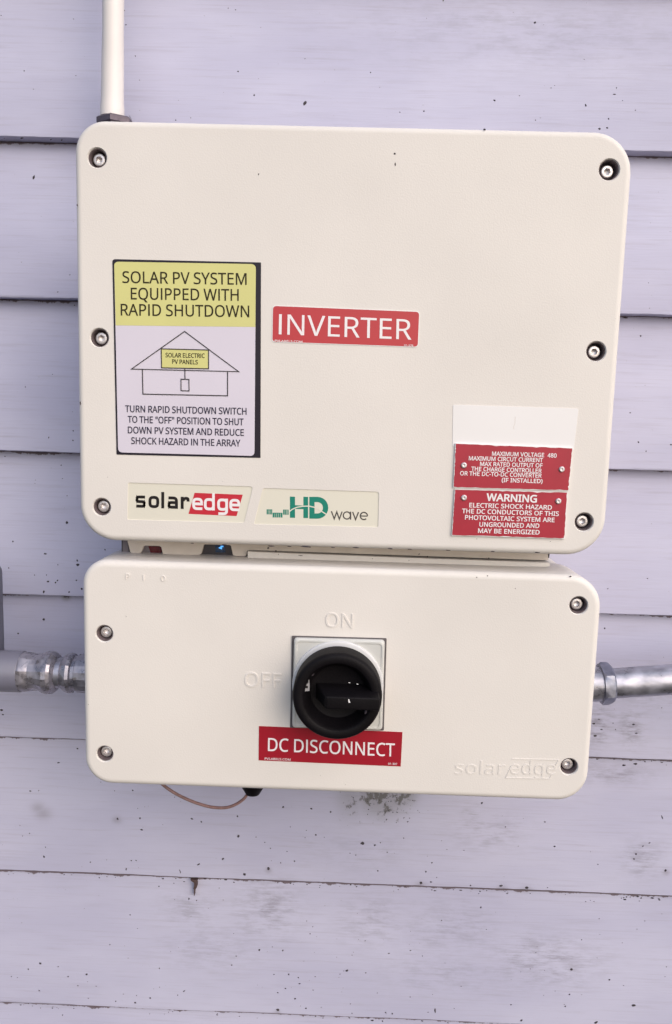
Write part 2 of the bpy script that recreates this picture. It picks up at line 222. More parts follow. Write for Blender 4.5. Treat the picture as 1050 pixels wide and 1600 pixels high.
GLYPH = json.loads(r'''{"A":[895,[[807,0,763,0,723,103,683,206,643,310,511,310,379,310,246,310,207,206,167,103,127,0,85,0,42,0,0,0,130,335,261,669,391,1004,429,1004,466,1004,504,1004,634,669,764,335,894,0,850,0],[530,623,493,724,490,732,486,745,479,765,472,784,466,805,460,826,454,847,449,863,445,874,441,855,436,836,431,817,426,798,420,781,415,765,410,749,406,735,402,724,364,623,326,522,289,422,394,422,500,422,605,422,568,522]]],"B":[910,[[326,1000,422,1000,547,1000,641,982,705,945,769,908,801,844,801,752,801,713,794,678,779,648,765,617,743,592,715,572,687,552,652,538,611,531,611,528,611,526,611,524,653,517,691,505,725,487,759,470,786,444,805,412,825,379,835,337,835,284,835,224,821,172,793,130,765,87,725,55,673,33,621,11,559,0,487,0,370,0,253,0,136,0,136,333,136,667,136,1000,231,1000],[385,574,447,574,533,574,592,588,623,616,655,643,671,684,671,738,671,793,651,833,613,856,574,880,512,892,427,892,372,892,317,892,262,892,262,786,262,680,262,574,324,574],[326,469,262,469,262,348,262,227,262,106,329,106,396,106,464,106,552,106,614,124,648,158,683,193,700,238,700,294,700,330,693,360,677,387,662,413,636,433,600,447,564,462,515,469,454,469,390,469]]],"C":[885,[[609,903,564,903,511,903,463,894,420,876,377,858,341,831,311,796,281,761,258,719,242,669,226,619,218,563,218,500,218,418,231,346,257,286,283,225,321,178,372,146,423,113,486,97,563,97,607,97,648,100,688,108,727,115,765,125,803,136,803,99,803,63,803,27,765,13,727,2,687,-4,647,-11,600,-14,545,-14,443,-14,358,7,290,49,222,91,171,151,137,228,102,306,85,397,85,501,85,577,96,646,117,709,138,771,169,825,209,871,250,917,300,952,360,977,420,1002,488,1014,566,1014,617,1014,667,1009,714,999,762,988,804,974,842,955,825,920,808,884,791,849,761,863,726,875,688,887,651,898]]],"D":[1022,[[937,617,937,510,937,398,916,304,875,228,833,153,774,96,696,57,619,19,525,0,415,0,322,0,229,0,136,0,136,333,136,667,136,1000,239,1000,341,1000,444,1000,545,1000,632,981,706,944,780,907,837,852,877,779,917,707],[804,374,804,506,804,594,789,667,760,724,730,781,687,823,631,851,574,878,506,892,426,892,371,892,317,892,262,892,262,631,262,369,262,108,307,108,352,108,398,108,533,108,635,141,702,208,770,275]]],"E":[779,[[695,37,695,0,508,0,322,0,136,0,136,333,136,667,136,1000,322,1000,508,1000,695,1000,695,963,695,926,695,889,550,889,406,889,262,889,262,785,262,681,262,577,398,577,534,577,669,577,669,541,669,504,669,468,534,468,398,468,262,468,262,349,262,230,262,111,406,111,550,111,695,111,695,74]]],"F":[727,[[262,141,262,0,220,0,178,0,136,0,136,333,136,667,136,1000,322,1000,508,1000,695,1000,695,963,695,926,695,889,550,889,406,889,262,889,262,771,262,653,262,535,397,535,533,535,668,535,668,498,668,461,668,424,533,424,397,424,262,424,262,283]]],"G":[1020,[[570,491,570,528,685,528,801,528,916,528,916,365,916,201,916,38,862,20,807,7,752,-1,697,-10,634,-14,564,-14,461,-14,373,7,303,48,232,90,178,149,141,226,104,303,85,394,85,500,85,605,106,695,147,772,188,848,247,908,324,950,401,993,494,1014,604,1014,660,1014,713,1009,763,999,813,988,859,974,902,955,886,919,870,882,854,846,819,862,779,875,735,887,690,898,644,903,597,903,517,903,449,887,392,854,335,822,292,775,262,715,232,655,217,583,217,500,217,421,230,350,256,289,281,228,322,180,377,146,432,112,504,95,594,95,638,95,675,98,706,102,737,107,765,113,790,119,790,218,790,317,790,416,717,416,643,416,570,416,570,453]]],"H":[1038,[[901,333,901,0,859,0,817,0,775,0,775,155,775,311,775,466,604,466,433,466,262,466,262,311,262,155,262,0,220,0,178,0,136,0,136,333,136,667,136,1000,178,1000,220,1000,262,1000,262,859,262,718,262,577,433,577,604,577,775,577,775,718,775,859,775,1000,817,1000,859,1000,901,1000,901,667]]],"I":[475,[[417,24,417,0,297,0,176,0,56,0,56,24,56,49,56,73,95,82,134,91,174,99,174,366,174,633,174,899,134,908,95,918,56,927,56,951,56,976,56,1000,176,1000,297,1000,417,1000,417,976,417,951,417,927,378,918,339,908,300,899,300,633,300,366,300,99,339,91,378,82,417,73,417,49]]],"J":[382,[[47,-266,-6,-266,-28,-266,-48,-264,-64,-261,-81,-258,-96,-254,-109,-248,-109,-212,-109,-177,-109,-141,-94,-145,-78,-148,-62,-151,-45,-154,-27,-155,-8,-155,15,-155,37,-151,58,-141,79,-132,96,-116,109,-92,122,-69,129,-36,129,6,129,337,129,669,129,1000,171,1000,213,1000,255,1000,255,672,255,344,255,15,255,-49,244,-102,223,-144,201,-185,171,-216,132,-236,92,-256]]],"K":[867,[[730,188,867,0,817,0,768,0,718,0,600,159,482,318,364,478,330,448,296,418,262,388,262,259,262,129,262,0,220,0,178,0,136,0,136,333,136,667,136,1000,178,1000,220,1000,262,1000,262,836,262,671,262,507,290,539,318,570,347,602,376,634,405,666,434,697,524,798,614,899,704,1000,754,1000,803,1000,852,1000,719,855,587,710,455,564,592,376]]],"L":[734,[[324,0,136,0,136,333,136,667,136,1000,178,1000,220,1000,262,1000,262,704,262,408,262,112,408,112,553,112,699,112,699,75,699,37,699,0,511,0]]],"M":[1270,[[612,0,577,0,467,292,358,585,248,877,246,877,244,877,242,877,244,858,246,834,247,805,249,776,250,745,251,711,252,677,252,642,252,606,252,404,252,202,252,0,213,0,175,0,136,0,136,333,136,667,136,1000,198,1000,260,1000,322,1000,425,727,528,454,630,181,632,181,634,181,636,181,740,454,845,727,950,1000,1011,1000,1073,1000,1134,1000,1134,667,1134,333,1134,0,1093,0,1051,0,1010,0,1010,205,1010,410,1010,615,1010,648,1010,680,1011,712,1012,744,1014,775,1015,803,1017,832,1019,856,1020,875,1018,875,1016,875,1014,875,903,584,792,292,681,0,646,0]]],"N":[1064,[[929,333,929,0,880,0,831,0,782,0,603,277,425,554,246,831,245,831,243,831,241,831,243,809,244,784,246,754,247,725,249,694,250,660,251,627,252,593,252,559,252,373,252,186,252,0,213,0,175,0,136,0,136,333,136,667,136,1000,184,1000,233,1000,282,1000,459,724,637,448,815,172,817,172,819,172,821,172,820,187,819,210,817,239,816,269,814,302,813,338,812,373,811,406,811,436,811,624,811,812,811,1000,850,1000,889,1000,929,1000,929,667]]],"O":[1094,[[1008,605,1008,501,1008,424,999,354,979,291,959,228,930,173,891,127,853,82,805,47,747,22,690,-2,623,-14,548,-14,469,-14,401,-2,343,23,285,48,237,83,199,128,161,173,132,228,113,291,95,355,85,425,85,503,85,606,102,695,136,772,169,848,221,908,289,951,358,994,444,1015,549,1015,649,1015,733,994,801,952,869,909,921,849,956,772,991,695],[218,585,218,501,218,417,230,345,254,284,277,224,313,177,362,144,411,112,473,95,548,95,623,95,685,112,733,144,781,177,817,224,840,284,864,345,875,417,875,501,875,627,849,726,797,798,745,869,662,905,549,905,473,905,411,889,362,856,313,824,277,778,254,718,230,658]]],"P":[847,[[312,1000,401,1000,531,1000,627,974,686,923,746,872,776,799,776,706,776,665,769,625,756,588,742,550,720,516,689,486,658,456,617,433,566,415,514,398,451,389,377,389,338,389,300,389,262,389,262,260,262,130,262,0,220,0,178,0,136,0,136,333,136,667,136,1000,224,1000],[478,892,389,892,347,892,304,892,262,892,262,761,262,629,262,497,296,497,329,497,363,497,426,497,479,504,521,518,563,531,594,553,615,583,635,613,646,652,646,700,646,765,625,813,584,845,543,876]]],"Q":[1094,[[1008,605,1008,501,1008,420,997,346,975,280,954,214,921,158,878,112,835,66,782,33,717,11,797,-72,877,-155,957,-238,896,-238,836,-238,776,-238,711,-163,647,-88,583,-13,577,-13,571,-13,565,-13,559,-14,553,-14,548,-14,469,-14,401,-2,343,23,285,48,237,83,199,128,161,173,132,228,113,291,95,355,85,425,85,503,85,606,102,695,136,772,169,848,221,908,289,951,358,994,444,1015,549,1015,649,1015,733,994,801,952,869,909,921,849,956,772,991,695],[218,585,218,501,218,417,230,345,254,284,277,224,313,177,362,144,411,112,473,95,548,95,623,95,685,112,733,144,781,177,817,224,840,284,864,345,875,417,875,501,875,627,849,726,797,798,745,869,662,905,549,905,473,905,411,889,362,856,313,824,277,778,254,718,230,658]]],"R":[871,[[320,1000,412,1000,495,1000,563,989,617,968,671,947,711,916,737,874,763,832,776,779,776,716,776,662,766,618,746,583,727,547,702,519,672,498,641,477,609,460,576,448,667,299,759,149,850,0,801,0,752,0,703,0,622,138,542,275,461,413,394,413,328,413,262,413,262,275,262,138,262,0,220,0,178,0,136,0,136,333,136,667,136,1000,228,1000],[460,891,405,891,357,891,310,891,262,891,262,767,262,643,262,520,312,520,362,520,412,520,493,520,552,536,590,568,627,600,646,648,646,710,646,754,637,789,620,815,602,841,576,860,541,873,505,885]]],"S":[769,[[703,320,703,268,703,208,689,157,660,116,631,74,589,42,536,20,482,-3,419,-14,346,-14,309,-14,273,-12,239,-8,205,-5,174,1,146,8,118,15,93,23,71,34,71,74,71,114,71,154,105,139,147,126,197,113,247,101,298,95,352,95,401,95,443,102,476,115,510,128,535,147,552,171,569,195,577,224,577,256,577,289,570,317,556,339,542,361,518,382,484,401,450,420,402,440,342,462,299,478,261,495,229,513,197,532,170,552,148,576,127,599,111,626,100,655,89,685,84,720,84,759,84,812,98,858,125,896,152,933,189,963,237,983,285,1004,341,1014,403,1014,458,1014,509,1009,555,999,600,988,642,975,679,958,666,922,653,886,640,850,606,865,568,878,527,888,487,898,444,903,401,903,359,903,324,897,296,885,268,873,246,856,232,834,218,812,211,787,211,758,211,724,218,696,232,674,246,651,269,631,301,613,333,596,376,576,430,556,489,535,539,511,579,487,620,462,651,432,672,398,693,363]]],"T":[779,[[452,296,452,0,410,0,368,0,326,0,326,296,326,593,326,889,222,889,118,889,14,889,14,926,14,963,14,1000,264,1000,514,1000,763,1000,763,963,763,926,763,889,660,889,556,889,452,889,452,593]]],"U":[1024,[[896,569,896,353,896,284,882,222,854,166,826,110,784,67,726,34,669,2,596,-14,507,-14,383,-14,288,20,223,88,158,155,126,245,126,356,126,570,126,785,126,1000,168,1000,210,1000,252,1000,252,784,252,568,252,352,252,270,274,207,317,162,361,118,426,95,514,95,575,95,624,106,662,128,700,150,727,180,745,219,763,258,772,303,772,353,772,569,772,784,772,1000,813,1000,855,1000,896,1000,896,784]]],"V":[840,[[796,1000,840,1000,721,667,602,333,483,0,441,0,399,0,357,0,238,333,119,667,0,1000,44,1000,88,1000,132,1000,207,786,282,572,357,359,367,331,376,305,384,280,391,255,398,231,404,208,410,185,415,162,420,140,425,162,430,185,436,209,442,232,449,256,457,282,465,307,474,333,483,361,558,574,633,787,707,1000,752,1000]]],"W":[1303,[[1240,1000,1284,1000,1196,667,1107,333,1018,0,976,0,933,0,891,0,826,218,761,437,696,655,690,675,685,695,679,716,674,736,669,756,664,775,659,793,655,809,652,823,649,836,647,846,646,853,645,846,643,836,641,823,638,809,635,793,630,775,626,756,621,736,616,715,610,694,605,673,598,651,535,434,472,217,409,0,366,0,324,0,282,0,193,333,105,667,17,1000,61,1000,105,1000,148,1000,200,796,252,593,304,389,310,368,315,347,319,326,324,305,328,284,333,264,337,244,340,225,343,206,346,187,349,169,352,151,354,170,357,189,361,209,364,228,368,249,373,270,377,291,382,312,388,333,394,355,399,376,405,396,464,598,522,799,581,1000,625,1000,668,1000,711,1000,773,797,834,595,895,392,901,371,908,349,913,327,919,305,924,284,929,263,933,243,937,223,940,204,944,185,947,167,950,151,952,175,956,199,961,225,965,250,971,277,978,305,984,333,991,362,999,391,1050,594,1101,797,1153,1000,1197,1000]]],"X":[821,[[704,175,815,0,768,0,720,0,672,0,584,145,496,289,408,434,318,289,228,145,139,0,94,0,50,0,6,0,116,174,227,347,338,521,234,681,130,840,27,1000,73,1000,120,1000,167,1000,248,869,330,739,412,608,494,739,576,869,658,1000,703,1000,747,1000,791,1000,688,841,585,683,482,524,593,349]]],"Y":[793,[[310,672,396,508,483,672,570,836,657,1000,702,1000,747,1000,793,1000,682,796,570,592,459,388,459,259,459,129,459,0,417,0,375,0,333,0,333,127,333,255,333,382,222,588,111,794,0,1000,46,1000,92,1000,137,1000,224,836]]],"Z":[801,[[746,37,746,0,515,0,284,0,53,0,53,32,53,63,53,95,229,359,404,624,580,888,410,888,240,888,70,888,70,925,70,963,70,1000,291,1000,512,1000,732,1000,732,968,732,937,732,905,557,641,381,376,206,112,386,112,566,112,746,112,746,75]]],"0":[801,[[732,610,732,501,732,420,726,348,714,284,702,221,683,167,656,123,630,78,595,44,553,21,510,-2,459,-14,399,-14,324,-14,263,7,214,48,165,89,128,148,104,225,81,302,69,394,69,501,69,610,80,702,102,779,123,855,159,914,207,954,256,995,320,1015,399,1015,474,1015,536,995,585,954,635,914,672,855,696,779,720,702],[192,593,192,501,192,410,199,334,212,273,226,212,248,167,278,137,308,106,349,91,399,91,450,91,490,106,520,136,551,166,573,211,587,272,601,334,608,410,608,501,608,593,601,669,587,729,573,789,551,835,520,865,490,895,450,910,399,910,349,910,308,895,278,865,248,835,226,789,212,729,199,669]]],"1":[801,[[497,333,497,0,457,0,417,0,377,0,377,233,377,466,377,699,377,726,377,749,377,768,378,786,379,804,380,820,380,836,381,853,382,871,367,856,354,844,342,833,330,823,314,810,296,794,260,765,225,736,189,707,168,735,146,762,125,790,215,860,305,930,395,1000,429,1000,463,1000,497,1000,497,667]]],"2":[801,[[728,37,728,0,508,0,288,0,67,0,67,34,67,68,67,102,155,190,242,279,329,367,380,417,422,462,457,501,491,541,517,579,535,617,553,655,562,696,562,741,562,796,545,838,513,866,480,895,437,909,385,909,337,909,294,901,257,884,220,867,183,844,144,814,122,841,100,869,78,896,105,919,133,939,165,957,196,974,230,988,267,999,304,1009,343,1014,385,1014,448,1014,501,1003,546,982,591,960,626,930,651,890,675,850,688,803,688,748,688,696,677,647,655,601,634,555,604,510,566,466,528,421,483,374,431,324,362,255,292,186,223,118,223,116,223,114,223,112,391,112,560,112,728,112,728,75]]],"3":[801,[[690,838,690,766,690,721,682,683,665,650,648,617,624,591,593,570,562,549,525,535,483,527,483,525,483,523,483,521,563,512,623,486,662,445,702,404,721,351,721,284,721,226,708,175,681,130,654,84,612,49,555,24,499,-1,426,-14,338,-14,285,-14,237,-10,192,-2,147,6,104,20,63,41,63,79,63,117,63,155,105,135,150,119,199,107,247,95,294,90,339,90,429,90,493,107,533,142,573,177,592,225,592,287,592,329,581,363,560,389,538,414,506,433,464,445,422,458,371,464,312,464,280,464,248,464,216,464,216,499,216,534,216,569,248,569,281,569,314,569,369,569,415,577,452,592,489,608,517,630,536,659,555,687,564,720,564,758,564,806,548,844,515,870,483,897,438,910,382,910,347,910,315,907,286,900,257,893,230,883,205,870,180,858,155,843,130,826,110,854,89,882,69,910,104,938,148,963,201,983,254,1004,314,1014,381,1014,486,1014,563,991,614,944,665,897]]],"4":[801,[[773,264,773,227,725,227,676,227,627,227,627,151,627,76,627,0,588,0,548,0,508,0,508,76,508,151,508,227,349,227,189,227,29,227,29,262,29,297,29,332,186,556,343,781,500,1006,542,1006,585,1006,627,1006,627,783,627,560,627,338,676,338,725,338,773,338,773,301],[508,548,508,653,508,677,509,699,509,719,510,739,510,758,511,776,512,794,513,811,513,827,514,843,514,859,515,874,514,874,512,874,510,874,502,856,493,837,482,817,471,796,460,779,450,765,350,622,250,480,150,338,269,338,389,338,508,338,508,443]]],"5":[801,[[352,613,385,613,453,613,513,602,563,578,613,555,652,522,680,478,708,435,721,382,721,319,721,250,706,191,676,141,647,91,604,53,548,26,493,-1,426,-14,347,-14,296,-14,248,-9,202,0,157,9,119,23,88,41,88,79,88,118,88,157,122,136,163,120,211,109,259,97,305,91,349,91,398,91,441,99,478,114,515,130,544,153,564,186,585,218,595,258,595,307,595,372,575,422,535,457,495,492,431,510,345,510,318,510,289,507,255,503,221,498,194,493,174,489,153,502,133,515,112,528,125,685,137,843,150,1000,317,1000,484,1000,651,1000,651,963,651,925,651,888,519,888,387,888,255,888,247,791,239,695,231,598,247,601,268,604,296,608,323,612]]],"6":[801,[[77,352,77,427,77,485,81,542,89,598,97,654,111,707,130,757,150,807,177,851,211,890,246,929,290,959,342,981,395,1003,459,1014,535,1014,555,1014,576,1013,600,1011,624,1009,643,1006,658,1001,658,966,658,931,658,896,641,902,623,906,602,909,581,912,559,913,538,913,473,913,420,902,377,881,334,859,300,830,275,793,250,755,232,712,221,664,210,615,203,563,200,508,203,508,206,508,209,508,223,531,240,551,262,569,283,586,309,600,340,611,370,621,405,626,445,626,503,626,554,614,597,590,641,567,675,532,699,487,723,441,735,387,735,322,735,253,722,193,696,143,670,92,633,54,586,27,539,0,483,-14,417,-14,370,-14,325,-5,284,13,243,30,207,57,176,94,144,130,120,176,103,232,86,287],[380,90,416,90,475,90,522,109,559,146,595,184,613,243,613,322,613,386,597,436,565,473,533,511,485,529,420,529,376,529,338,520,305,502,273,484,247,461,229,433,211,405,202,376,202,346,202,315,206,285,215,255,224,225,237,197,256,172,274,147,296,127,323,112,349,97]]],"7":[801,[[236,0,190,0,327,296,464,592,601,888,421,888,241,888,62,888,62,925,62,963,62,1000,285,1000,509,1000,732,1000,732,968,732,937,732,905,597,603,462,302,326,0,281,0]]],"8":[801,[[342,1014,399,1014,458,1014,510,1005,555,987,599,968,635,942,660,906,686,871,699,827,699,775,699,734,690,699,673,669,656,640,633,613,604,590,575,567,543,547,508,529,549,510,587,488,620,463,654,438,681,409,701,377,721,344,731,305,731,259,731,203,718,155,690,114,663,74,625,42,576,20,527,-3,470,-14,403,-14,331,-14,271,-3,221,18,171,40,133,70,107,110,81,150,69,198,69,255,69,301,78,340,97,374,116,408,142,437,174,461,205,485,239,506,276,522,243,541,214,562,187,586,160,610,139,637,124,668,109,699,101,735,101,776,101,827,114,870,140,905,166,940,202,967,246,986,291,1005],[189,288,189,254,189,205,206,165,241,132,275,100,329,84,401,84,469,84,521,100,557,132,593,165,611,206,611,258,611,290,602,319,585,344,567,369,543,391,512,410,481,430,444,448,401,464,393,466,386,469,378,472,337,454,303,435,275,415,246,394,225,371,211,345,196,318],[452,915,398,915,346,915,304,902,271,877,238,853,221,817,221,770,221,736,229,707,246,683,262,660,284,640,312,624,340,608,371,592,405,577,437,591,467,606,492,623,518,640,539,660,554,684,569,708,577,737,577,770,577,817,561,853,528,877,495,902]]],"9":[801,[[728,648,728,573,728,516,724,459,716,403,708,346,695,293,675,243,655,193,628,149,594,110,559,71,515,41,462,19,409,-3,345,-14,269,-14,250,-14,229,-13,204,-11,179,-8,159,-5,143,0,143,35,143,70,143,105,160,99,179,95,202,92,224,88,246,87,266,87,331,87,385,98,428,119,470,141,504,170,529,207,555,243,573,286,584,335,595,384,602,436,604,490,601,490,598,490,595,490,581,469,563,449,542,431,521,414,495,400,464,389,434,379,398,374,357,374,300,374,250,386,207,410,163,433,130,468,106,513,82,557,70,612,70,676,70,746,83,807,110,857,137,908,174,946,221,973,269,1000,325,1014,389,1014,437,1014,481,1005,522,987,563,968,599,941,630,905,661,868,685,823,702,768,720,712],[425,910,389,910,331,910,284,891,247,853,210,815,192,756,192,678,192,613,208,563,239,526,270,489,318,471,384,471,429,471,467,480,500,498,533,516,558,539,576,567,595,595,604,624,604,654,604,684,599,714,590,744,581,775,568,803,550,828,533,853,510,873,483,888,456,903]]],"\"":[571,[[180,1000,224,1000,215,880,205,759,196,639,170,639,145,639,119,639,110,759,100,880,91,1000,135,1000],[436,1000,480,1000,471,880,462,759,452,639,427,639,401,639,375,639,366,759,357,880,347,1000,392,1000]]],"(":[420,[[56,309,56,384,56,460,63,535,78,608,92,681,115,750,146,817,176,883,215,944,262,1000,301,1000,339,1000,378,1000,313,912,264,816,230,710,197,605,181,496,181,385,181,313,188,242,203,171,218,100,240,32,269,-34,298,-100,334,-162,377,-221,338,-221,300,-221,262,-221,215,-166,176,-106,146,-41,115,24,92,92,78,164,63,236]]],")":[420,[[364,460,364,384,364,309,357,236,342,164,328,92,306,24,275,-41,245,-106,206,-166,158,-221,120,-221,82,-221,43,-221,86,-162,122,-100,151,-34,180,32,202,100,217,171,232,242,239,313,239,385,239,459,232,532,217,604,202,676,180,745,151,812,122,880,86,942,42,1000,81,1000,120,1000,158,1000,206,944,245,883,275,817,306,750,328,681,342,608,357,535]]],"-":[451,[[169,321,56,321,56,357,56,394,56,430,169,430,282,430,395,430,395,394,395,357,395,321,282,321]]],".":[375,[[101,42,101,76,101,110,109,134,126,148,143,162,163,169,186,169,211,169,231,162,249,148,266,134,275,110,275,76,275,42,266,18,249,3,231,-12,211,-20,186,-20,163,-20,143,-12,126,3,109,18]]],":":[375,[[101,42,101,76,101,110,109,134,126,148,143,162,163,169,186,169,211,169,231,162,249,148,266,134,275,110,275,76,275,42,266,18,249,3,231,-12,211,-20,186,-20,163,-20,143,-12,126,3,109,18],[101,641,101,675,101,711,109,735,126,749,143,763,163,770,186,770,211,770,231,763,249,749,266,735,275,711,275,675,275,641,266,617,249,602,231,587,211,580,186,580,163,580,143,587,126,602,109,617]]],"/":[521,[[467,1000,507,1000,383,667,259,333,134,0,94,0,54,0,14,0,138,333,262,667,387,1000,427,1000]]],"s":[671,[[608,247,608,207,608,159,596,118,571,85,547,53,513,28,468,11,423,-6,370,-14,308,-14,256,-14,211,-10,173,-1,135,7,102,19,73,34,73,71,73,108,73,146,103,131,139,117,181,104,224,92,267,85,311,85,373,85,419,95,447,116,475,136,489,162,489,196,489,215,484,232,473,246,463,261,445,276,418,291,391,306,353,323,304,342,255,360,214,379,179,398,145,416,118,439,99,465,81,491,71,525,71,566,71,629,97,678,149,713,201,747,269,765,353,765,399,765,441,760,481,751,521,743,558,730,592,714,578,682,564,649,550,616,519,629,486,641,451,650,416,659,381,664,345,664,294,664,256,656,229,639,202,623,189,601,189,573,189,552,195,535,207,520,219,506,240,492,268,478,297,465,334,448,382,430,430,412,471,394,504,375,538,357,563,334,581,307,599,281]]],"o":[847,[[772,460,772,377,772,314,764,259,747,211,731,163,708,122,677,88,647,55,610,29,567,12,523,-5,475,-14,422,-14,372,-14,326,-5,284,12,242,29,206,55,175,88,144,122,120,163,103,211,86,259,77,314,77,377,77,460,91,530,119,588,147,645,187,689,239,719,292,750,354,765,426,765,494,765,554,750,606,719,658,689,698,645,728,588,757,530],[204,465,204,377,204,318,212,267,228,223,243,180,267,147,300,123,332,100,374,88,424,88,475,88,516,100,549,123,582,147,606,180,621,223,637,267,644,318,644,377,644,437,636,487,620,529,605,571,581,604,548,627,516,650,474,661,423,661,346,661,291,636,256,585,222,535]]],"l":[361,[[242,355,242,0,201,0,160,0,119,0,119,355,119,710,119,1064,160,1064,201,1064,242,1064,242,710]]],"a":[786,[[355,763,403,763,495,763,563,743,606,703,650,663,672,599,672,511,672,341,672,170,672,0,642,0,613,0,583,0,575,35,567,71,559,106,557,106,555,106,553,106,532,79,510,57,487,39,464,20,438,7,408,-1,379,-10,343,-14,301,-14,256,-14,216,-6,180,10,144,26,116,50,95,83,75,116,64,158,64,209,64,283,94,341,153,382,211,422,302,444,424,448,467,450,509,451,552,452,552,467,552,482,552,497,552,560,538,603,511,627,484,652,446,664,396,664,357,664,320,658,284,646,249,635,216,621,185,606,172,637,160,668,147,699,180,717,218,732,263,744,308,757],[477,364,440,363,346,359,282,344,246,318,210,292,192,255,192,207,192,165,205,134,230,115,256,95,289,85,329,85,393,85,445,103,487,138,529,173,550,227,550,300,550,322,550,345,550,367,514,366]]],"r":[578,[[435,765,469,765,483,765,498,764,515,763,531,761,545,759,557,756,552,718,547,681,542,643,530,646,517,648,502,650,488,652,474,653,461,653,432,653,404,647,378,634,352,622,329,605,308,583,288,561,271,535,260,504,248,473,242,439,242,401,242,267,242,134,242,0,201,0,160,0,119,0,119,250,119,500,119,751,153,751,186,751,220,751,225,705,229,659,234,613,236,613,238,613,239,613,255,641,275,667,297,690,319,713,345,731,374,744,403,758]]],"e":[790,[[343,765,409,765,473,765,529,751,575,723,621,695,657,655,681,604,706,553,718,494,718,426,718,401,718,376,718,352,547,352,376,352,204,352,206,267,228,202,270,158,311,113,369,91,444,91,492,91,534,95,571,104,608,113,646,126,685,143,685,107,685,71,685,35,647,18,609,6,571,-2,534,-10,490,-14,438,-14,367,-14,305,0,250,29,195,58,153,102,123,159,92,216,77,287,77,370,77,452,91,522,118,581,146,640,185,685,235,717,285,749],[450,664,408,664,349,664,302,645,268,607,234,569,214,517,207,450,335,450,462,450,590,450,590,493,583,530,570,562,557,593,537,618,511,637,484,655]]],"d":[861,[[424,-14,385,-14,292,-14,217,18,161,83,105,148,77,245,77,374,77,503,105,600,162,666,218,732,293,765,387,765,426,765,460,760,489,750,518,740,543,727,564,710,586,693,604,675,619,654,622,654,625,654,627,654,627,666,625,684,623,708,620,732,619,751,619,765,619,865,619,965,619,1064,660,1064,701,1064,742,1064,742,710,742,355,742,0,709,0,676,0,643,0,637,34,631,67,625,101,623,101,621,101,619,101,604,79,586,60,564,43,543,25,518,12,488,1,459,-9],[338,88,405,88,484,88,540,110,572,153,604,197,620,262,620,350,620,358,620,365,620,373,620,466,605,538,574,588,543,637,486,662,403,662,337,662,287,636,254,583,221,531,204,460,204,371,204,282,221,212,254,162,287,113]]],"g":[861,[[289,765,385,765,435,765,479,755,519,737,559,718,592,690,620,651,623,651,625,651,627,651,633,684,639,718,644,751,677,751,710,751,742,751,742,496,742,242,742,-13,742,-84,730,-143,706,-191,682,-239,645,-275,595,-300,546,-324,483,-336,406,-336,352,-336,302,-332,257,-324,212,-316,171,-304,136,-289,136,-251,136,-213,136,-175,171,-194,213,-208,261,-218,308,-229,359,-234,413,-234,478,-234,528,-215,565,-177,602,-139,620,-88,620,-22,620,-13,620,-3,620,7,620,18,621,34,622,55,623,76,624,91,625,99,623,99,621,99,619,99,593,61,560,33,522,14,483,-5,438,-14,387,-14,289,-14,214,20,159,88,104,156,77,252,77,374,77,493,104,588,159,659,214,729],[452,661,402,661,360,661,324,650,295,627,265,605,243,572,228,529,212,486,204,434,204,373,204,280,222,209,256,160,290,111,339,87,405,87,443,87,476,92,503,102,530,111,552,127,570,148,588,169,601,196,609,228,618,261,622,300,622,345,622,354,622,364,622,374,622,442,614,497,599,539,583,581,559,612,527,632,494,651]]],"w":[1101,[[647,283,604,424,598,444,592,463,587,482,581,502,576,520,572,537,568,554,564,570,560,585,556,600,554,613,552,623,550,623,548,623,546,623,544,613,542,600,539,585,535,570,532,554,527,536,523,519,518,500,513,481,508,462,502,443,496,423,451,282,406,142,361,1,315,1,268,1,221,1,153,252,84,502,15,752,58,752,100,752,143,752,177,619,212,485,246,352,254,324,261,297,268,270,274,242,280,216,285,191,290,166,294,145,296,127,297,127,299,127,301,127,304,139,307,153,311,169,315,186,319,204,323,223,327,241,332,260,337,279,342,297,347,314,352,329,396,470,440,611,485,752,529,752,574,752,619,752,662,611,705,470,748,329,754,308,761,285,768,261,775,236,782,213,787,190,793,167,796,147,798,129,800,129,802,129,804,129,806,145,809,165,814,188,820,212,826,238,833,267,840,295,847,324,854,352,889,485,924,619,959,752,1001,752,1043,752,1085,752,1016,502,946,252,877,1,829,1,781,1,732,1,690,142]]],"v":[711,[[331,0,284,0,190,250,95,500,0,751,44,751,88,751,132,751,185,603,238,456,291,308,299,288,307,265,315,239,324,214,331,190,338,167,344,144,349,125,352,109,353,109,355,109,357,109,361,125,366,145,373,168,380,191,388,216,397,241,406,266,414,289,420,308,473,456,527,603,580,751,624,751,668,751,711,751,616,500,521,250,426,0,379,0]]]," ":[260,[]]}''')
GLYPH[' '][0] = 364
GLYPH['|'] = [400, [[c for x, y in ((135, 0), (265, 0), (265, 1000), (135, 1000)) for c in (x, y) * 3]]]      # plain capital I
_gc = {}
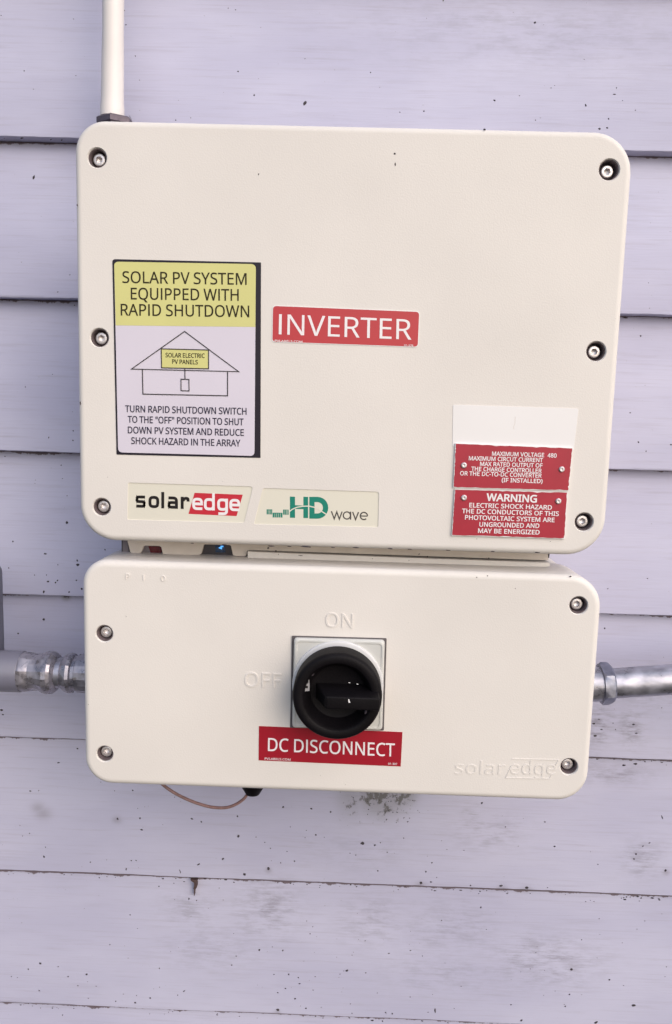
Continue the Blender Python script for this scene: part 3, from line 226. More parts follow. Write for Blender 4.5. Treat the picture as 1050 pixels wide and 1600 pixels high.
def glyph(ch, bold, solid):
    k = (ch, bold, solid)
    if k in _gc: return _gc[k]
    if bold:                                              # heavier weight: the outline itself drawn as a line round the letter
        vs, fs = [], []
        for sp in GLYPH[ch][1]:
            n = len(sp) // 6; pts = []
            for i in range(n):
                j = (i + 1) % n
                p0, h0 = np.array(sp[i * 6 + 2:i * 6 + 4], float), np.array(sp[i * 6 + 4:i * 6 + 6], float)
                h1, p1 = np.array(sp[j * 6:j * 6 + 2], float), np.array(sp[j * 6 + 2:j * 6 + 4], float)
                d = p1 - p0; ll = np.linalg.norm(d) + 1e-9
                dev = max(abs(d[0] * (q - p0)[1] - d[1] * (q - p0)[0]) / ll for q in (h0, h1))
                m = 1 if dev < 6 else 4
                for t in np.arange(m) / m: pts.append((1 - t) ** 3 * p0 + 3 * t * (1 - t) ** 2 * h0 + 3 * t * t * (1 - t) * h1 + t ** 3 * p1)
            keep = [p for i, p in enumerate(pts) if np.linalg.norm(p - pts[i - 1]) > 4]
            L, R = ribbon(keep, bold * 2000, True); n = len(L); o = len(vs)
            vs += [(p[0], p[1], 0) for p in L] + [(p[0], p[1], 0) for p in R]
            fs += [(o + i, o + (i + 1) % n, o + n + (i + 1) % n, o + n + i) for i in range(n)]
        _gc[k] = (vs, fs); return _gc[k]
    cu = bpy.data.curves.new('glyph', 'CURVE'); cu.dimensions = '2D'; cu.fill_mode = 'BOTH'; cu.resolution_u = 3
    if solid: cu.extrude = 0.05
    for sp in GLYPH[ch][1]:
        s = cu.splines.new('BEZIER'); n = len(sp) // 6; s.bezier_points.add(n - 1); s.use_cyclic_u = True
        for i in range(n):
            c = [q / 1000.0 for q in sp[i * 6:i * 6 + 6]]; bp = s.bezier_points[i]
            bp.handle_left_type = bp.handle_right_type = 'FREE'
            bp.handle_left, bp.co, bp.handle_right = (c[0], c[1], 0), (c[2], c[3], 0), (c[4], c[5], 0)
    ob = bpy.data.objects.new('glyph', cu); C.objects.link(ob)
    dg = bpy.context.evaluated_depsgraph_get(); dg.update()
    ev = ob.evaluated_get(dg); me = ev.to_mesh()
    out = ([(v.co.x * 1000, v.co.y * 1000, v.co.z) for v in me.vertices], [tuple(p.vertices) for p in me.polygons])
    ev.to_mesh_clear(); bpy.data.objects.remove(ob); bpy.data.curves.remove(cu)
    _gc[k] = out; return out
def arc(cx, cy, rx, ry, a0, a1, n=16):
    return [(cx + rx * math.cos(math.radians(a0 + (a1 - a0) * i / n)), cy + ry * math.sin(math.radians(a0 + (a1 - a0) * i / n))) for i in range(n + 1)]
def soft(P, r, n=4, closed=False):
    """polyline with rounded corners"""
    if closed: return round_poly(P, r, n)
    return [P[0]] + [q for q in round_poly(P, [0] + [r] * (len(P) - 2) + [0], n)[1:-1]] + [P[-1]]
def logo_strokes(art, letters, base, w, xh, sw, slope, asc, mi=0):
    """squared rounded lower-case letters; base: (x of each letter), y at first x; slope: baseline slope"""
    for ch, x0, ww in letters:
        by = base[1] + (x0 - base[0]) * slope
        h = sw / 2
        l, r, b, t = x0 + h, x0 + ww - h, by - h, by - xh + h
        mid = (b + t) / 2; q = min(ww, xh) * .30
        S = lambda P, closed=False: art.stroke([(x, y + (x - x0) * slope) for x, y in P], sw, closed, mi)
        if ch == 'o': S(soft([(l, t), (r, t), (r, b), (l, b)], q, 4, True), True)
        if ch in 'dg': S(soft([(l, t), (r, t), (r, b), (l, b)], q, 4, True), True)
        if ch == 'd': S([(r, by), (r, by - asc)])
        if ch == 'g': S(soft([(r, by - xh), (r, b + xh * .36), (l - h * .2, b + xh * .36)], q, 4))
        if ch == 'e':
            S([(l + h * .6, mid), (r - h * .6, mid)])
            S(soft([(r, mid + h), (r, t), (l, t), (l, b), (r + h * .6, b)], q, 4))
        if ch == 'l': S([((l + r) / 2, by), ((l + r) / 2, by - asc)])
        if ch == 'a':
            S(soft([(l - h * .2, t), (r, t), (r, by)], q, 4))
            S(soft([(r - h * .6, mid), (l, mid), (l, b), (r - h * .6, b)], q * .8, 4))
        if ch == 'r':
            S([(l, by), (l, by - xh)])
            S(soft([(l + h * .6, t + xh * .22), (l + xh * .16, t), (r, t), (r, t + xh * .26)], q * .6, 4))
        if ch == 's': S(soft([(r + h * .4, t), (l, t), (l, mid), (r, mid), (r, b), (l - h * .4, b)], q * .75, 4))

# ------------------------------------------------------------------ materials
def mat(name, col, rough=0.5, metal=0.0, var=0.0, vscale=8.0, bump=0.0, bscale=400.0, spec=0.5, stretch=(1, 1, 1), rvar=0.0):
    m = bpy.data.materials.new(name); m.use_nodes = True
    nt = m.node_tree; N, Lk = nt.nodes, nt.links; b = N['Principled BSDF']
    b.inputs['Base Color'].default_value = (*col, 1); b.inputs['Roughness'].default_value = rough; b.inputs['Metallic'].default_value = metal
    b.inputs['Specular IOR Level'].default_value = spec
    tc = N.new('ShaderNodeTexCoord'); mp = N.new('ShaderNodeMapping'); mp.inputs['Scale'].default_value = stretch
    Lk.new(tc.outputs['Object'], mp.inputs['Vector'])
    if var:
        nz = N.new('ShaderNodeTexNoise'); nz.inputs['Scale'].default_value = vscale; nz.inputs['Detail'].default_value = 5
        Lk.new(mp.outputs[0], nz.inputs['Vector'])
        rmp = N.new('ShaderNodeMapRange'); rmp.inputs['To Min'].default_value = 1 - var; rmp.inputs['To Max'].default_value = 1 + var * .6
        rmp.inputs['From Min'].default_value = .3; rmp.inputs['From Max'].default_value = .7
        Lk.new(nz.outputs['Fac'], rmp.inputs['Value'])
        mx = N.new('ShaderNodeVectorMath'); mx.operation = 'SCALE'; mx.inputs[0].default_value = col
        Lk.new(rmp.outputs[0], mx.inputs['Scale']); Lk.new(mx.outputs[0], b.inputs['Base Color'])
        if rvar:
            r2 = N.new('ShaderNodeMapRange'); r2.inputs['To Min'].default_value = max(.02, rough - rvar); r2.inputs['To Max'].default_value = rough + rvar
            r2.inputs['From Min'].default_value = .3; r2.inputs['From Max'].default_value = .7
            Lk.new(nz.outputs['Fac'], r2.inputs['Value']); Lk.new(r2.outputs[0], b.inputs['Roughness'])
    if bump:
        n2 = N.new('ShaderNodeTexNoise'); n2.inputs['Scale'].default_value = bscale; n2.inputs['Detail'].default_value = 3
        Lk.new(mp.outputs[0], n2.inputs['Vector'])
        bp = N.new('ShaderNodeBump'); bp.inputs['Strength'].default_value = bump; bp.inputs['Distance'].default_value = 0.001
        Lk.new(n2.outputs['Fac'], bp.inputs['Height']); Lk.new(bp.outputs[0], b.inputs['Normal'])
    return m
M = {}
M['cream'] = mat('cream_powder_coat', (0.71, 0.675, 0.648), 0.5, var=0.045, vscale=10, bump=0.12, bscale=900, spec=0.35)
M['cream_dull'] = mat('cream_dull_coat', (0.60, 0.54, 0.49), 0.55, var=0.10, vscale=60, bump=0.1, bscale=700)  # darker, browner cream than the covers
M['badge'] = mat('badge_cream', (0.70, 0.675, 0.59), 0.35, var=0.02)
M['white_print'] = mat('white_print', (0.80, 0.77, 0.80), 0.4)
M['paper'] = mat('white_vinyl', (0.77, 0.758, 0.772), 0.4, var=0.02, vscale=20)
M['pale'] = mat('pale_vinyl', (0.64, 0.60, 0.70), 0.4, var=0.02, vscale=30)
M['yellow'] = mat('yellow_print', (0.62, 0.60, 0.235), 0.4, var=0.03, vscale=30)
M['dark_frame'] = mat('dark_print', (0.022, 0.018, 0.028), 0.35, spec=0.2)
M['ink_olive'] = mat('ink_olive', (0.030, 0.024, 0.010), 0.5, spec=0.2)
M['ink_navy'] = mat('ink_navy', (0.040, 0.036, 0.065), 0.5, spec=0.2)
M['ink_line'] = mat('ink_line', (0.050, 0.045, 0.050), 0.5, spec=0.2)
M['ink_black'] = mat('ink_black', (0.016, 0.013, 0.014), 0.5, spec=0.2)
M['red_faded'] = mat('red_vinyl_faded', (0.47, 0.030, 0.040), 0.4, var=0.04, vscale=40)
M['red_deep'] = mat('red_vinyl_deep', (0.33, 0.008, 0.022), 0.4, var=0.05, vscale=40)
M['red_plate'] = mat('red_engraving_plate', (0.37, 0.012, 0.034), 0.42, var=0.07, vscale=60)
M['red_logo'] = mat('red_logo', (0.52, 0.018, 0.038), 0.4)
M['teal'] = mat('teal_print', (0.0, 0.20, 0.145), 0.4)
M['grey_ink'] = mat('grey_ink', (0.06, 0.052, 0.05), 0.5)
M['steel'] = mat('stainless_steel', (0.72, 0.68, 0.69), 0.42, 0.75, var=0.12, vscale=900, bump=0.1, bscale=1500)
M['steel_dark'] = mat('dull_steel', (0.12, 0.10, 0.125), 0.55, 0.6, var=0.2, vscale=400)
M['sleeve'] = mat('dark_hole_lining', (0.15, 0.115, 0.125), 0.6, var=0.35, vscale=300)  # dark tone lining the screw holes
M['black'] = mat('black_nylon', (0.0055, 0.0045, 0.0060), 0.55, var=0.3, vscale=60, bump=0.15, bscale=700, spec=0.13)
M['black_panel'] = mat('dark_grey_plastic', (0.040, 0.034, 0.042), 0.45, var=0.1)
M['grey_bracket'] = mat('grey_bracket', (0.16, 0.14, 0.16), 0.6, var=0.1, vscale=60)
M['red_window'] = mat('red_window', (0.09, 0.008, 0.014), 0.2)
M['plate'] = mat('switch_plate_grey', (0.58, 0.58, 0.565), 0.38, var=0.03, vscale=50)
M['tab'] = mat('printed_tab', (0.33, 0.32, 0.34), 0.4)
M['collar'] = mat('switch_collar', (0.62, 0.62, 0.64), 0.35)
M['dark_border'] = mat('border_grey', (0.10, 0.088, 0.095), 0.7, var=0.2, vscale=200)
M['pvc'] = mat('grey_pvc', (0.175, 0.175, 0.235), 0.35, var=0.05, vscale=60)
M['chrome'] = mat('zinc_plated', (0.35, 0.335, 0.39), 0.34, 0.6, var=0.35, vscale=170, bump=0.5, bscale=110, rvar=0.24)
M['galv'] = mat('galvanised_conduit', (0.38, 0.38, 0.45), 0.36, 0.65, var=0.45, vscale=110, bump=0.45, bscale=110, stretch=(.6, 1, 1), rvar=0.12)
M['nut'] = mat('dull_zinc', (0.24, 0.25, 0.32), 0.34, 0.8, var=0.3, vscale=150, bump=0.3, bscale=200)
M['pipe_cream'] = mat('painted_conduit', (0.71, 0.67, 0.66), 0.45, var=0.03, vscale=30)
M['wire'] = mat('wire_jacket', (0.26, 0.15, 0.14), 0.5, var=0.2, vscale=300)
M['speck'] = mat('dirt_fleck', (0.050, 0.041, 0.050), 0.8, var=0.4, vscale=300)
M['rust'] = mat('brown_drip', (0.085, 0.052, 0.050), 0.7, var=0.3, vscale=400)
led = bpy.data.materials.new('blue_indicator'); led.use_nodes = True
_b = led.node_tree.nodes['Principled BSDF']; _b.inputs['Base Color'].default_value = (.01, .05, .2, 1)
_b.inputs['Emission Color'].default_value = (0.10, 0.42, 1.0, 1); _b.inputs['Emission Strength'].default_value = 1.1
M['led'] = led
M['display'] = mat('display_glass', (0.02, 0.045, 0.10), 0.1)

# siding paint: brushed lavender-grey paint, grime and painted shade lines under the laps, mildew where damp sits
def siding_material():
    m = bpy.data.materials.new('siding_paint'); m.use_nodes = True
    nt = m.node_tree; N, Lk = nt.nodes, nt.links; b = N['Principled BSDF']
    b.inputs['Roughness'].default_value = 0.55; b.inputs['Specular IOR Level'].default_value = 0.3
    tc = N.new('ShaderNodeTexCoord'); uv = N.new('ShaderNodeUVMap'); uv.uv_map = 'lap'
    sxyz = N.new('ShaderNodeSeparateXYZ'); Lk.new(tc.outputs['Object'], sxyz.inputs[0])
    suv = N.new('ShaderNodeSeparateXYZ'); Lk.new(uv.outputs[0], suv.inputs[0])
    def math_(op, a, c=None, clamp=False):
        n = N.new('ShaderNodeMath'); n.operation = op; n.use_clamp = clamp
        for i, q in enumerate((a, c)):
            if q is None: continue
            if isinstance(q, (int, float)): n.inputs[i].default_value = q
            else: Lk.new(q, n.inputs[i])
        return n.outputs[0]
    def nz(scale, st=(1, 1, 1), det=4, rough=.55):
        mp = N.new('ShaderNodeMapping'); mp.inputs['Scale'].default_value = st; Lk.new(tc.outputs['Object'], mp.inputs[0])
        n = N.new('ShaderNodeTexNoise'); n.inputs['Scale'].default_value = scale; n.inputs['Detail'].default_value = det; n.inputs['Roughness'].default_value = rough
        Lk.new(mp.outputs[0], n.inputs['Vector']); return n.outputs['Fac']
    def ramp(x, lo, hi, a=0.0, c=1.0):
        n = N.new('ShaderNodeMapRange'); n.interpolation_type = 'SMOOTHSTEP'
        Lk.new(x, n.inputs['Value'])
        for k, q in (('From Min', lo), ('From Max', hi), ('To Min', a), ('To Max', c)): n.inputs[k].default_value = q
        return n.outputs[0]
    def mix(fac, a, c):
        n = N.new('ShaderNodeMix'); n.data_type = 'RGBA'
        Lk.new(fac, n.inputs[0])
        for i, q in ((6, a), (7, c)):
            if isinstance(q, tuple): n.inputs[i].default_value = (*q, 1)
            else: Lk.new(q, n.inputs[i])
        return n.outputs[2]
    X, Z = sxyz.outputs[0], sxyz.outputs[2]; V = suv.outputs[1]
    def blob(cx, cz, rx, rz):
        a = math_('POWER', math_('DIVIDE', math_('SUBTRACT', X, cx), rx), 2.0)
        c = math_('POWER', math_('DIVIDE', math_('SUBTRACT', Z, cz), rz), 2.0)
        return math_('POWER', 2.718, math_('MULTIPLY', math_('ADD', a, c), -1.0))
    def blob_px(px, py, rx, ry): 
        p = at(px, py, 0.004); return blob(p[0], p[2], rx / 1720, ry / 1720)
    base = mix(ramp(nz(5, (1, 1, 2.5)), .3, .7), WALL_A, WALL_B)
    grain = nz(14, (1, 1, 26), 6, .65)
    base = mix(ramp(grain, .48, .76, 0, .30), base, (0.30, 0.27, 0.33))
    wisp = nz(30, (1, 1, 34), 6, .72)
    base = mix(math_('MULTIPLY', ramp(wisp, .62, .74, 0, .45), ramp(nz(7, (1, 1, 2.2), 3), .42, .66)), base, (0.22, 0.20, 0.24))
    # thin horizontal dirt streaks in patches
    fine = math_('ADD', math_('MULTIPLY', nz(46, (1, 1, 2.6), 6, .72), .55), math_('MULTIPLY', nz(60, (1, 1, 9), 5, .7), .45))
    patch = None
    for px, py, rx, ry, s in ((300, 1420, 50, 40, .75), (420, 1420, 55, 55, 1.0), (330, 1480, 80, 40, .6), (580, 1440, 60, 45, .7), (700, 1450, 90, 50, .6), (850, 1500, 90, 45, 1.0), (760, 1300, 60, 30, .8), (735, 1275, 22, 30, .8),
                              (930, 1130, 30, 35, 1.5), (985, 1135, 24, 32, 1.3), (1000, 1340, 35, 35, .9), (960, 1210, 60, 18, .9), (830, 40, 260, 60, .45), (560, 1330, 90, 40, .4), (1010, 1080, 60, 40, .6), (690, 1520, 110, 40, .5)):
        q = math_('MULTIPLY', blob_px(px, py, rx, ry), s)
        patch = q if patch is None else math_('MAXIMUM', patch, q)
    st = math_('MULTIPLY', ramp(fine, .42, .64), patch, True)
    base = mix(math_('MULTIPLY', st, .54), base, (0.16, 0.145, 0.17))
    # mildew under the lower box
    mil = None
    for px, py, rx, ry, s in ((598, 1240, 52, 46, 1.3), (634, 1240, 24, 30, 1.1), (550, 1240, 36, 56, .8), (597, 1275, 24, 16, .7), (100, 935, 9, 7, 1.2), (30, 1255, 0.1, 0.1, 0)):
        if not s: continue
        q = math_('MULTIPLY', blob_px(px, py, rx, ry), s)
        mil = q if mil is None else math_('MAXIMUM', mil, q)
    base = mix(math_('MULTIPLY', ramp(mil, .1, 1.1), .42), base, (0.15, 0.145, 0.115))
    clump = nz(150, (1, 1, 1), 6, .7)
    base = mix(math_('MULTIPLY', ramp(math_('ADD', clump, math_('MULTIPLY', mil, .20)), .67, .79, 0, .72), ramp(mil, .08, .45)), base, (0.075, 0.070, 0.052))
    # halo stains round some flecks
    halo = None
    for px, py, r in ((183, 1280, 8), (657, 1380, 9), (783, 1385, 9), (822, 1388, 10), (420, 1357, 6), (434, 1578, 6), (68, 1270, 14), (60, 1262, 12), (1039, 1361, 6)):
        q = blob_px(px, py, r, r * .8); halo = q if halo is None else math_('MAXIMUM', halo, q)
    base = mix(math_('MULTIPLY', halo, .35), base, (0.15, 0.12, 0.13))
    # grime plus a shade line painted into the colour under each lap
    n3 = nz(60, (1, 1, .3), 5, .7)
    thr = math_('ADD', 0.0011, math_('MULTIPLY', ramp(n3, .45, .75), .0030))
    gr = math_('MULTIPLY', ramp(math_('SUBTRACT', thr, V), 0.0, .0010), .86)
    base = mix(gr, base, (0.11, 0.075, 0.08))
    # thin soft speckle
    sp = ramp(nz(700, (1, 1, 1), 2, .5), .74, .80, 0, .35)
    base = mix(sp, base, (0.13, 0.11, 0.12))
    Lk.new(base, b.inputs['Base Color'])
    bp = N.new('ShaderNodeBump'); bp.inputs['Strength'].default_value = .16; bp.inputs['Distance'].default_value = .001
    hsum = math_('ADD', nz(22, (1, 1, 30), 5, .6), math_('MULTIPLY', nz(9, (1, 1, 2)), 1.2))
    Lk.new(hsum, bp.inputs['Height']); Lk.new(bp.outputs[0], b.inputs['Normal'])
    return m
WALL_A, WALL_B = (0.445, 0.44, 0.585), (0.51, 0.505, 0.648)
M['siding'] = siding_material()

# ------------------------------------------------------------------ siding wall
LAPS = [0.5735, 0.4396, 0.3057, 0.1717, 0.0378, -0.0961, -0.2311, -0.3631, -0.5009, -0.6367, -0.7779, -0.912, -1.046, -1.18]
STEP = [0.013] * 5 + [0.013, 0.0125, 0.0095, 0.007, 0.0055, 0.0055] + [0.007] * 4
LAP_SHADE = [0, 0, 0, 0, 0, 0, .0004, .0008, .0028, .0031, .0034, .003, .003, .003]        # painted shade line reaches further below the lower laps
def wall():
    nx = 620; xs = np.linspace(-1.15, 1.15, nx); mb = MB(); uvs = {}
    rows = []                                             # (z function, y, v)
    W = MB(); allv = []; faces = []; uvl = []
    for k in range(1, len(LAPS)):
        zt, zb, s = LAPS[k - 1], LAPS[k], STEP[k - 1]
        prof = [(zt + 0.006, s + .0004, -0.006), (zt, s, 0.0), (zt - .009, s * .93, .009), (zt * .5 + zb * .5, s * .5, (zt - zb) / 2), (zb + .0022, .0002, zt - zb - .002), (zb + .0007, .0003, zt - zb), (zb, .0012, .05), (zb + .0002, STEP[k] + .006, .0)]
        o = len(allv)
        for r, (z, y, v) in enumerate(prof):
            for x in xs:
                n1 = noise.noise(Vector((x * 9, k * 3.7, 0.2))) * .0009 + noise.noise(Vector((x * 55, k * 3.7, 5))) * .00035 + noise.noise(Vector((x * 190, k * 1.7, 9))) * .00022
                dz = n1 if r >= 4 else 0
                dy = noise.noise(Vector((x * 5, z * 14, k))) * .0006 if 1 <= r < 6 else 0
                allv.append((x, y + dy, z + dz)); uvl.append((x, v - LAP_SHADE[k - 1] if r < 3 else v))
        for r in range(len(prof) - 1):
            for i in range(nx - 1):
                a = o + r * nx + i
                faces.append((a, a + nx, a + nx + 1, a + 1))
    W.add(allv, faces, 0)
    # dirt flecks and dead bugs stuck to the paint
    for px, py, r, el, an in WALL_SPECKS: fleck(W, px, py, r, el, an, None, 1)
    # brown drip under a lap, damp stain
    P = [(297.5, 1374.5), (309, 1375), (308, 1377.5), (306.5, 1379), (307.6, 1383), (307.4, 1387), (305.4, 1389.5), (304.2, 1391), (303.7, 1400), (303, 1400), (302.9, 1391), (302.2, 1388), (303.4, 1383.5), (303, 1379.5), (299, 1377)]
    W.prism(pp(P, -.0003), -.0003, .012, 2)
    me = bpy.data.meshes.new('siding_wall'); me.from_pydata(W.v, [], W.f)
    for q in (M['siding'], M['speck'], M['rust']): me.materials.append(q)
    me.polygons.foreach_set('material_index', W.m)
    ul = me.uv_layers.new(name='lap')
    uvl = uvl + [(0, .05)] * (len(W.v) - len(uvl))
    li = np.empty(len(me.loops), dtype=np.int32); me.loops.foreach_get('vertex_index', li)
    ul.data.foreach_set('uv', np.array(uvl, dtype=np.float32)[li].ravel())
    smooth(me, 40); me.update()
    ob = bpy.data.objects.new('siding_wall', me); C.objects.link(ob)
    tag(ob, 'pale lavender painted lap siding wall speckled with dirt behind the cream boxes', 'wall')
def wall_y(z):
    for k in range(1, len(LAPS)):
        if LAPS[k] <= z <= LAPS[k - 1]: return STEP[k - 1] * (z - LAPS[k]) / (LAPS[k - 1] - LAPS[k])
    return 0.0
def fleck(mb, px, py, r, el, an, Y=None, mi=0):
    """an irregular crumb, r in photo pixels, el = elongation, an = angle"""
    if Y is None:
        y = 0.004
        for _ in range(3): p = at(px, py, y); y = wall_y(p[2])
        if y == 0: y = .001
        y -= .0004; p = at(px, py, y); k = 1 / 1720.0
    else: y = Y; p = at(px, py, y); k = 1 / 2230.0
    n = 9; r *= k; vs = [(p[0], y - min(r * .5, .0009), p[2])]; a0 = rnd.random() * 6
    for i in range(n):
        t = 2 * math.pi * i / n; q = r * (0.72 + .5 * rnd.random())
        u, w = math.cos(t) * q * el, math.sin(t) * q
        c, s = math.cos(math.radians(an)), math.sin(math.radians(an))
        vs.append((p[0] + u * c - w * s, y + .0006, p[2] + u * s + w * c))
    mb.add(vs, [(0, i + 1, (i + 1) % n + 1) for i in range(n)], mi)
WALL_SPECKS = []
def spk(ox, oy, sc, pts):
    for q in pts:
        x, y, r = q[:3]; el, an = (q[3], q[4]) if len(q) > 3 else (1.2, rnd.uniform(0, 180))
        WALL_SPECKS.append((ox + x / sc, oy + y / sc, r, el, an))
spk(0, 0, 2, [(388, 33, 1.3), (393, 77, 1.4), (423, 175, 1.5), (744, 223, 1.8), (953, 183, 1.1), (794, 297, 1.8), (952, 323, 2.6, 1.9, 60), (549, 375, 1.5), (596, 368, 1.1), (558, 313, 1), (436, 250, 1), (237, 236, 1), (75, 221, 1.1), (713, 25, 1.1), (736, 30, 1.1), (105, 556, 2.6, 1.8, 70), (40, 437, .9)])
spk(525, 0, 2, [(622, 70, 2), (108, 226, 1.2), (496, 313, 1.5), (781, 329, 1.8), (877, 274, 1.1), (870, 294, 1.3, 2.4, 0), (852, 371, 1.5), (824, 402, 2.2), (848, 399, 1.8), (936, 344, 1.1), (673, 274, .9), (275, 346, 1), (335, 2, 1.5), (200, 350, .9), (137, 272, .7), (624, 375, .9)])
spk(0, 1200, 2, [(137, 278, 2.4), (142, 248, 1.3), (62, 180, 1), (70, 213, 1.2), (92, 205, 1.2), (95, 73, 1.2, 2, 5), (121, 71, 1), (367, 160, 2.0), (437, 158, 1.6), (442, 194, 1.6, 1.8, -10), (415, 71, 1.2), (600, 160, 1.3, 2, -20), (629, 169, 1.3), (745, 214, 2.1), (885, 123, 1.6), (973, 128, 1.7), (987, 210, 1.7), (696, 285, 2.0), (620, 302, 1.5, 2.2, 40), (394, 317, 1.6, 2, 80), (282, 295, 1.5), (839, 315, 2.6), (764, 333, 2.6), (563, 325, .9, 5, 110), (310, 343, 1.6), (496, 371, 1.2), (406, 460, 1.3), (343, 553, 1.2), (590, 410, 1.2, 2.4, 85), (614, 415, 1.2), (88, 630, 1.2), (125, 612, 2, 1.1, 0), (181, 622, 1.1), (212, 653, 1.1), (270, 646, 1.6), (498, 627, 1.2), (575, 698, 1.4, 2, 40), (555, 711, 1.1), (469, 720, 1.6), (422, 735, 1.7), (361, 730, 1.1), (122, 697, 1.2), (88, 735, 2), (515, 752, 1.8), (195, 773, 1.4), (868, 757, 3.2), (892, 690, 1.4), (902, 646, 1.6), (932, 656, 1.2), (936, 675, 1.3, 1.8, 0), (922, 722, 1.7, 1.4, 0), (956, 752, 1.6), (946, 767, 1.5), (978, 695, 1.2), (985, 653, 1.1), (868, 703, 1.3), (884, 571, 1.6), (810, 570, 1.8), (856, 646, 1.2), (969, 519, 1.2), (738, 589, 1.1), (724, 617, 1.3), (800, 217, .9), (827, 233, .9), (845, 252, 1.1), (897, 262, .9), (920, 292, 1.4), (877, 297, 1.1), (907, 185, .9), (957, 196, .9), (1013, 217, .9), (742, 152, 1.3), (410, 290, 1.4), (425, 290, 1.2), (333, 288, .8), (545, 92, .8), (430, 127, .8), (1033, 138, 1.6), (1045, 355, 2.2, 1.4, 0), (705, 350, 1.6, 2, 0), (640, 347, 1.5, 2, 0), (263, 440, .8), (400, 595, .8), (300, 683, .8), (35, 653, .8), (68, 484, .9)])
spk(525, 1200, 2, [(82, 236, 3.3, 1.1, 0), (121, 242, 1.9), (139, 234, 1.2), (160, 264, 1.4), (44, 267, 1.2), (62, 273, 1.2), (300, 297, 1.5), (281, 325, 1.6), (266, 360, 2.6), (297, 357, 1.8), (339, 370, 1.5), (421, 368, 1.5), (516, 369, 2, 1.6, 0), (597, 375, 2, 1.9, 0), (131, 322, 1.4), (212, 220, 1.2), (456, 110, 2, 1.3, 60), (684, 246, 1.7), (653, 169, 1.4), (819, 302, 1.3), (932, 285, 1.6), (938, 270, 1.8), (960, 245, 1.2, 2, 30), (980, 235, 1.2, 2, 30), (1030, 322, 2.2), (1020, 155, 1.2, 3.4, 115), (453, 436, 1.8), (470, 505, 1.1), (330, 477, 1.3), (91, 541, 1.2), (34, 634, 2, 1.6, 25), (93, 641, 1.3), (233, 571, 1.2, 2, 0), (165, 580, 1.2, 2, 5), (270, 588, 1.1, 1.6, 120), (736, 631, 2), (855, 663, 1.5), (768, 538, .9), (932, 743, 2.4, 1.5, 0), (730, 709, 1.3), (717, 746, 1.2), (547, 741, 1.1), (580, 790, 1.9), (406, 785, 2), (310, 760, 1.4, 3, 95), (252, 785, 1.6), (155, 765, 1.3), (176, 769, 1.3), (813, 797, 2, 1.8, 30), (391, 683, .9), (341, 610, .9), (129, 704, .9), (315, 343, .9), (530, 185, 1.1), (570, 245, .8), (400, 258, .9), (45, 738, 1), (50, 768, 1.1)])
spk(0, 840, 7.5, [(527, 190, 1.6, 1.6, 0), (903, 272, 1.4, 1.5, 90), (908, 320, 2.3), (560, 517, 1.7, 1.3, 0), (670, 505, 1.3), (648, 530, 1.3), (893, 502, 1.2), (957, 605, 1.8), (510, 640, 1.6, 1.8, 85), (808, 640, 1.4), (510, 963, 2.1), (98, 357, 1), (402, 440, .9), (542, 440, .9), (675, 320, .8), (148, 48, .9)])
spk(0, 560, 5.25, [(207, 234, 1.3), (430, 130, 1.1), (598, 673, 1.5), (600, 595, 1.3), (398, 650, 1.2, 1.8, 80), (500, 877, 1.1), (548, 1348, 2, 1.3, 90), (548, 1128, .9), (104, 1500, 1), (40, 805, 1.3), (860, 1570, 1.4)])
spk(0, 0, 1, [(28, 990, 1.5), (2, 1110, 2, 1.5, 0), (4, 1117, 1.3, 1.8, 0), (121, 1170, 1.6, 1.5, 0), (91, 1192, 1.6, 1.7, 10), (46.6, 1236, 1.2), (60, 1236, 1), (207, 1235, 1.2), (179, 1236, 1), (1001, 525, 2.2, 1.3, 140), (1008, 602, 1.1), (985, 645, 1.4), (998, 691, 1.3), (1049, 695, 1.5), (1010, 705, 1), (945, 982, 1.7), (950, 920, 1.2), (1012, 904, 1.2), (978, 496.5, 2, 2.6, 0), (36, 467, 2.2, 3, 0), (90, 456, 1), (116, 477, 1.3), (1037, 1027, 1), (960, 1108, 1), (958, 1130, 1.4), (962, 1140, 1.3, 1.6, 100), (990, 1132, 2, 2, 0), (994, 1146, 1.8, 2, 0), (930, 1150, 2.2, 1.8, 0), (936, 1124, 1.4, 2, 0), (975, 1196, 1.8, 2, 0), (993, 1194, 2, 1.6, 0), (1034, 1106, 1.4, 1.5, 90), (928, 1131, 2, 2, 0), (940, 1140, 1.5, 2, 0)])
for (x0, y0, x1, y1, n) in ((0, 1160, 1050, 1600, 80), (0, 0, 1050, 190, 24), (990, 250, 1050, 1150, 18), (0, 230, 118, 900, 16), (0, 1375, 525, 1580, 22), (525, 1400, 1050, 1590, 34)):
    for _ in range(n): WALL_SPECKS.append((rnd.uniform(x0, x1), rnd.uniform(y0, y1), rnd.choice((.45, .5, .6, .7, .8)), rnd.uniform(1, 1.8), rnd.uniform(-30, 30)))
for (lx0, ly0, lx1, ly1, n) in ((0, 1361, 1050, 1404, 60), (0, 1569, 700, 1598, 30), (925, 1186, 1050, 1190, 12), (0, 215, 115, 219, 4)):
    for _ in range(n):
        t = rnd.random(); WALL_SPECKS.append((lx0 + (lx1 - lx0) * t, ly0 + (ly1 - ly0) * t + rnd.gauss(1.5, 2.2), rnd.uniform(.6, 1.3), rnd.uniform(1, 2.6), rnd.uniform(-12, 12)))
for _ in range(55):                                        # clustered mildew dots under the lower box
    WALL_SPECKS.append((rnd.gauss(604, 27), 1243 + abs(rnd.gauss(0, 22)), rnd.uniform(.5, 1.2), rnd.uniform(1, 1.9), rnd.uniform(0, 180)))
wall()

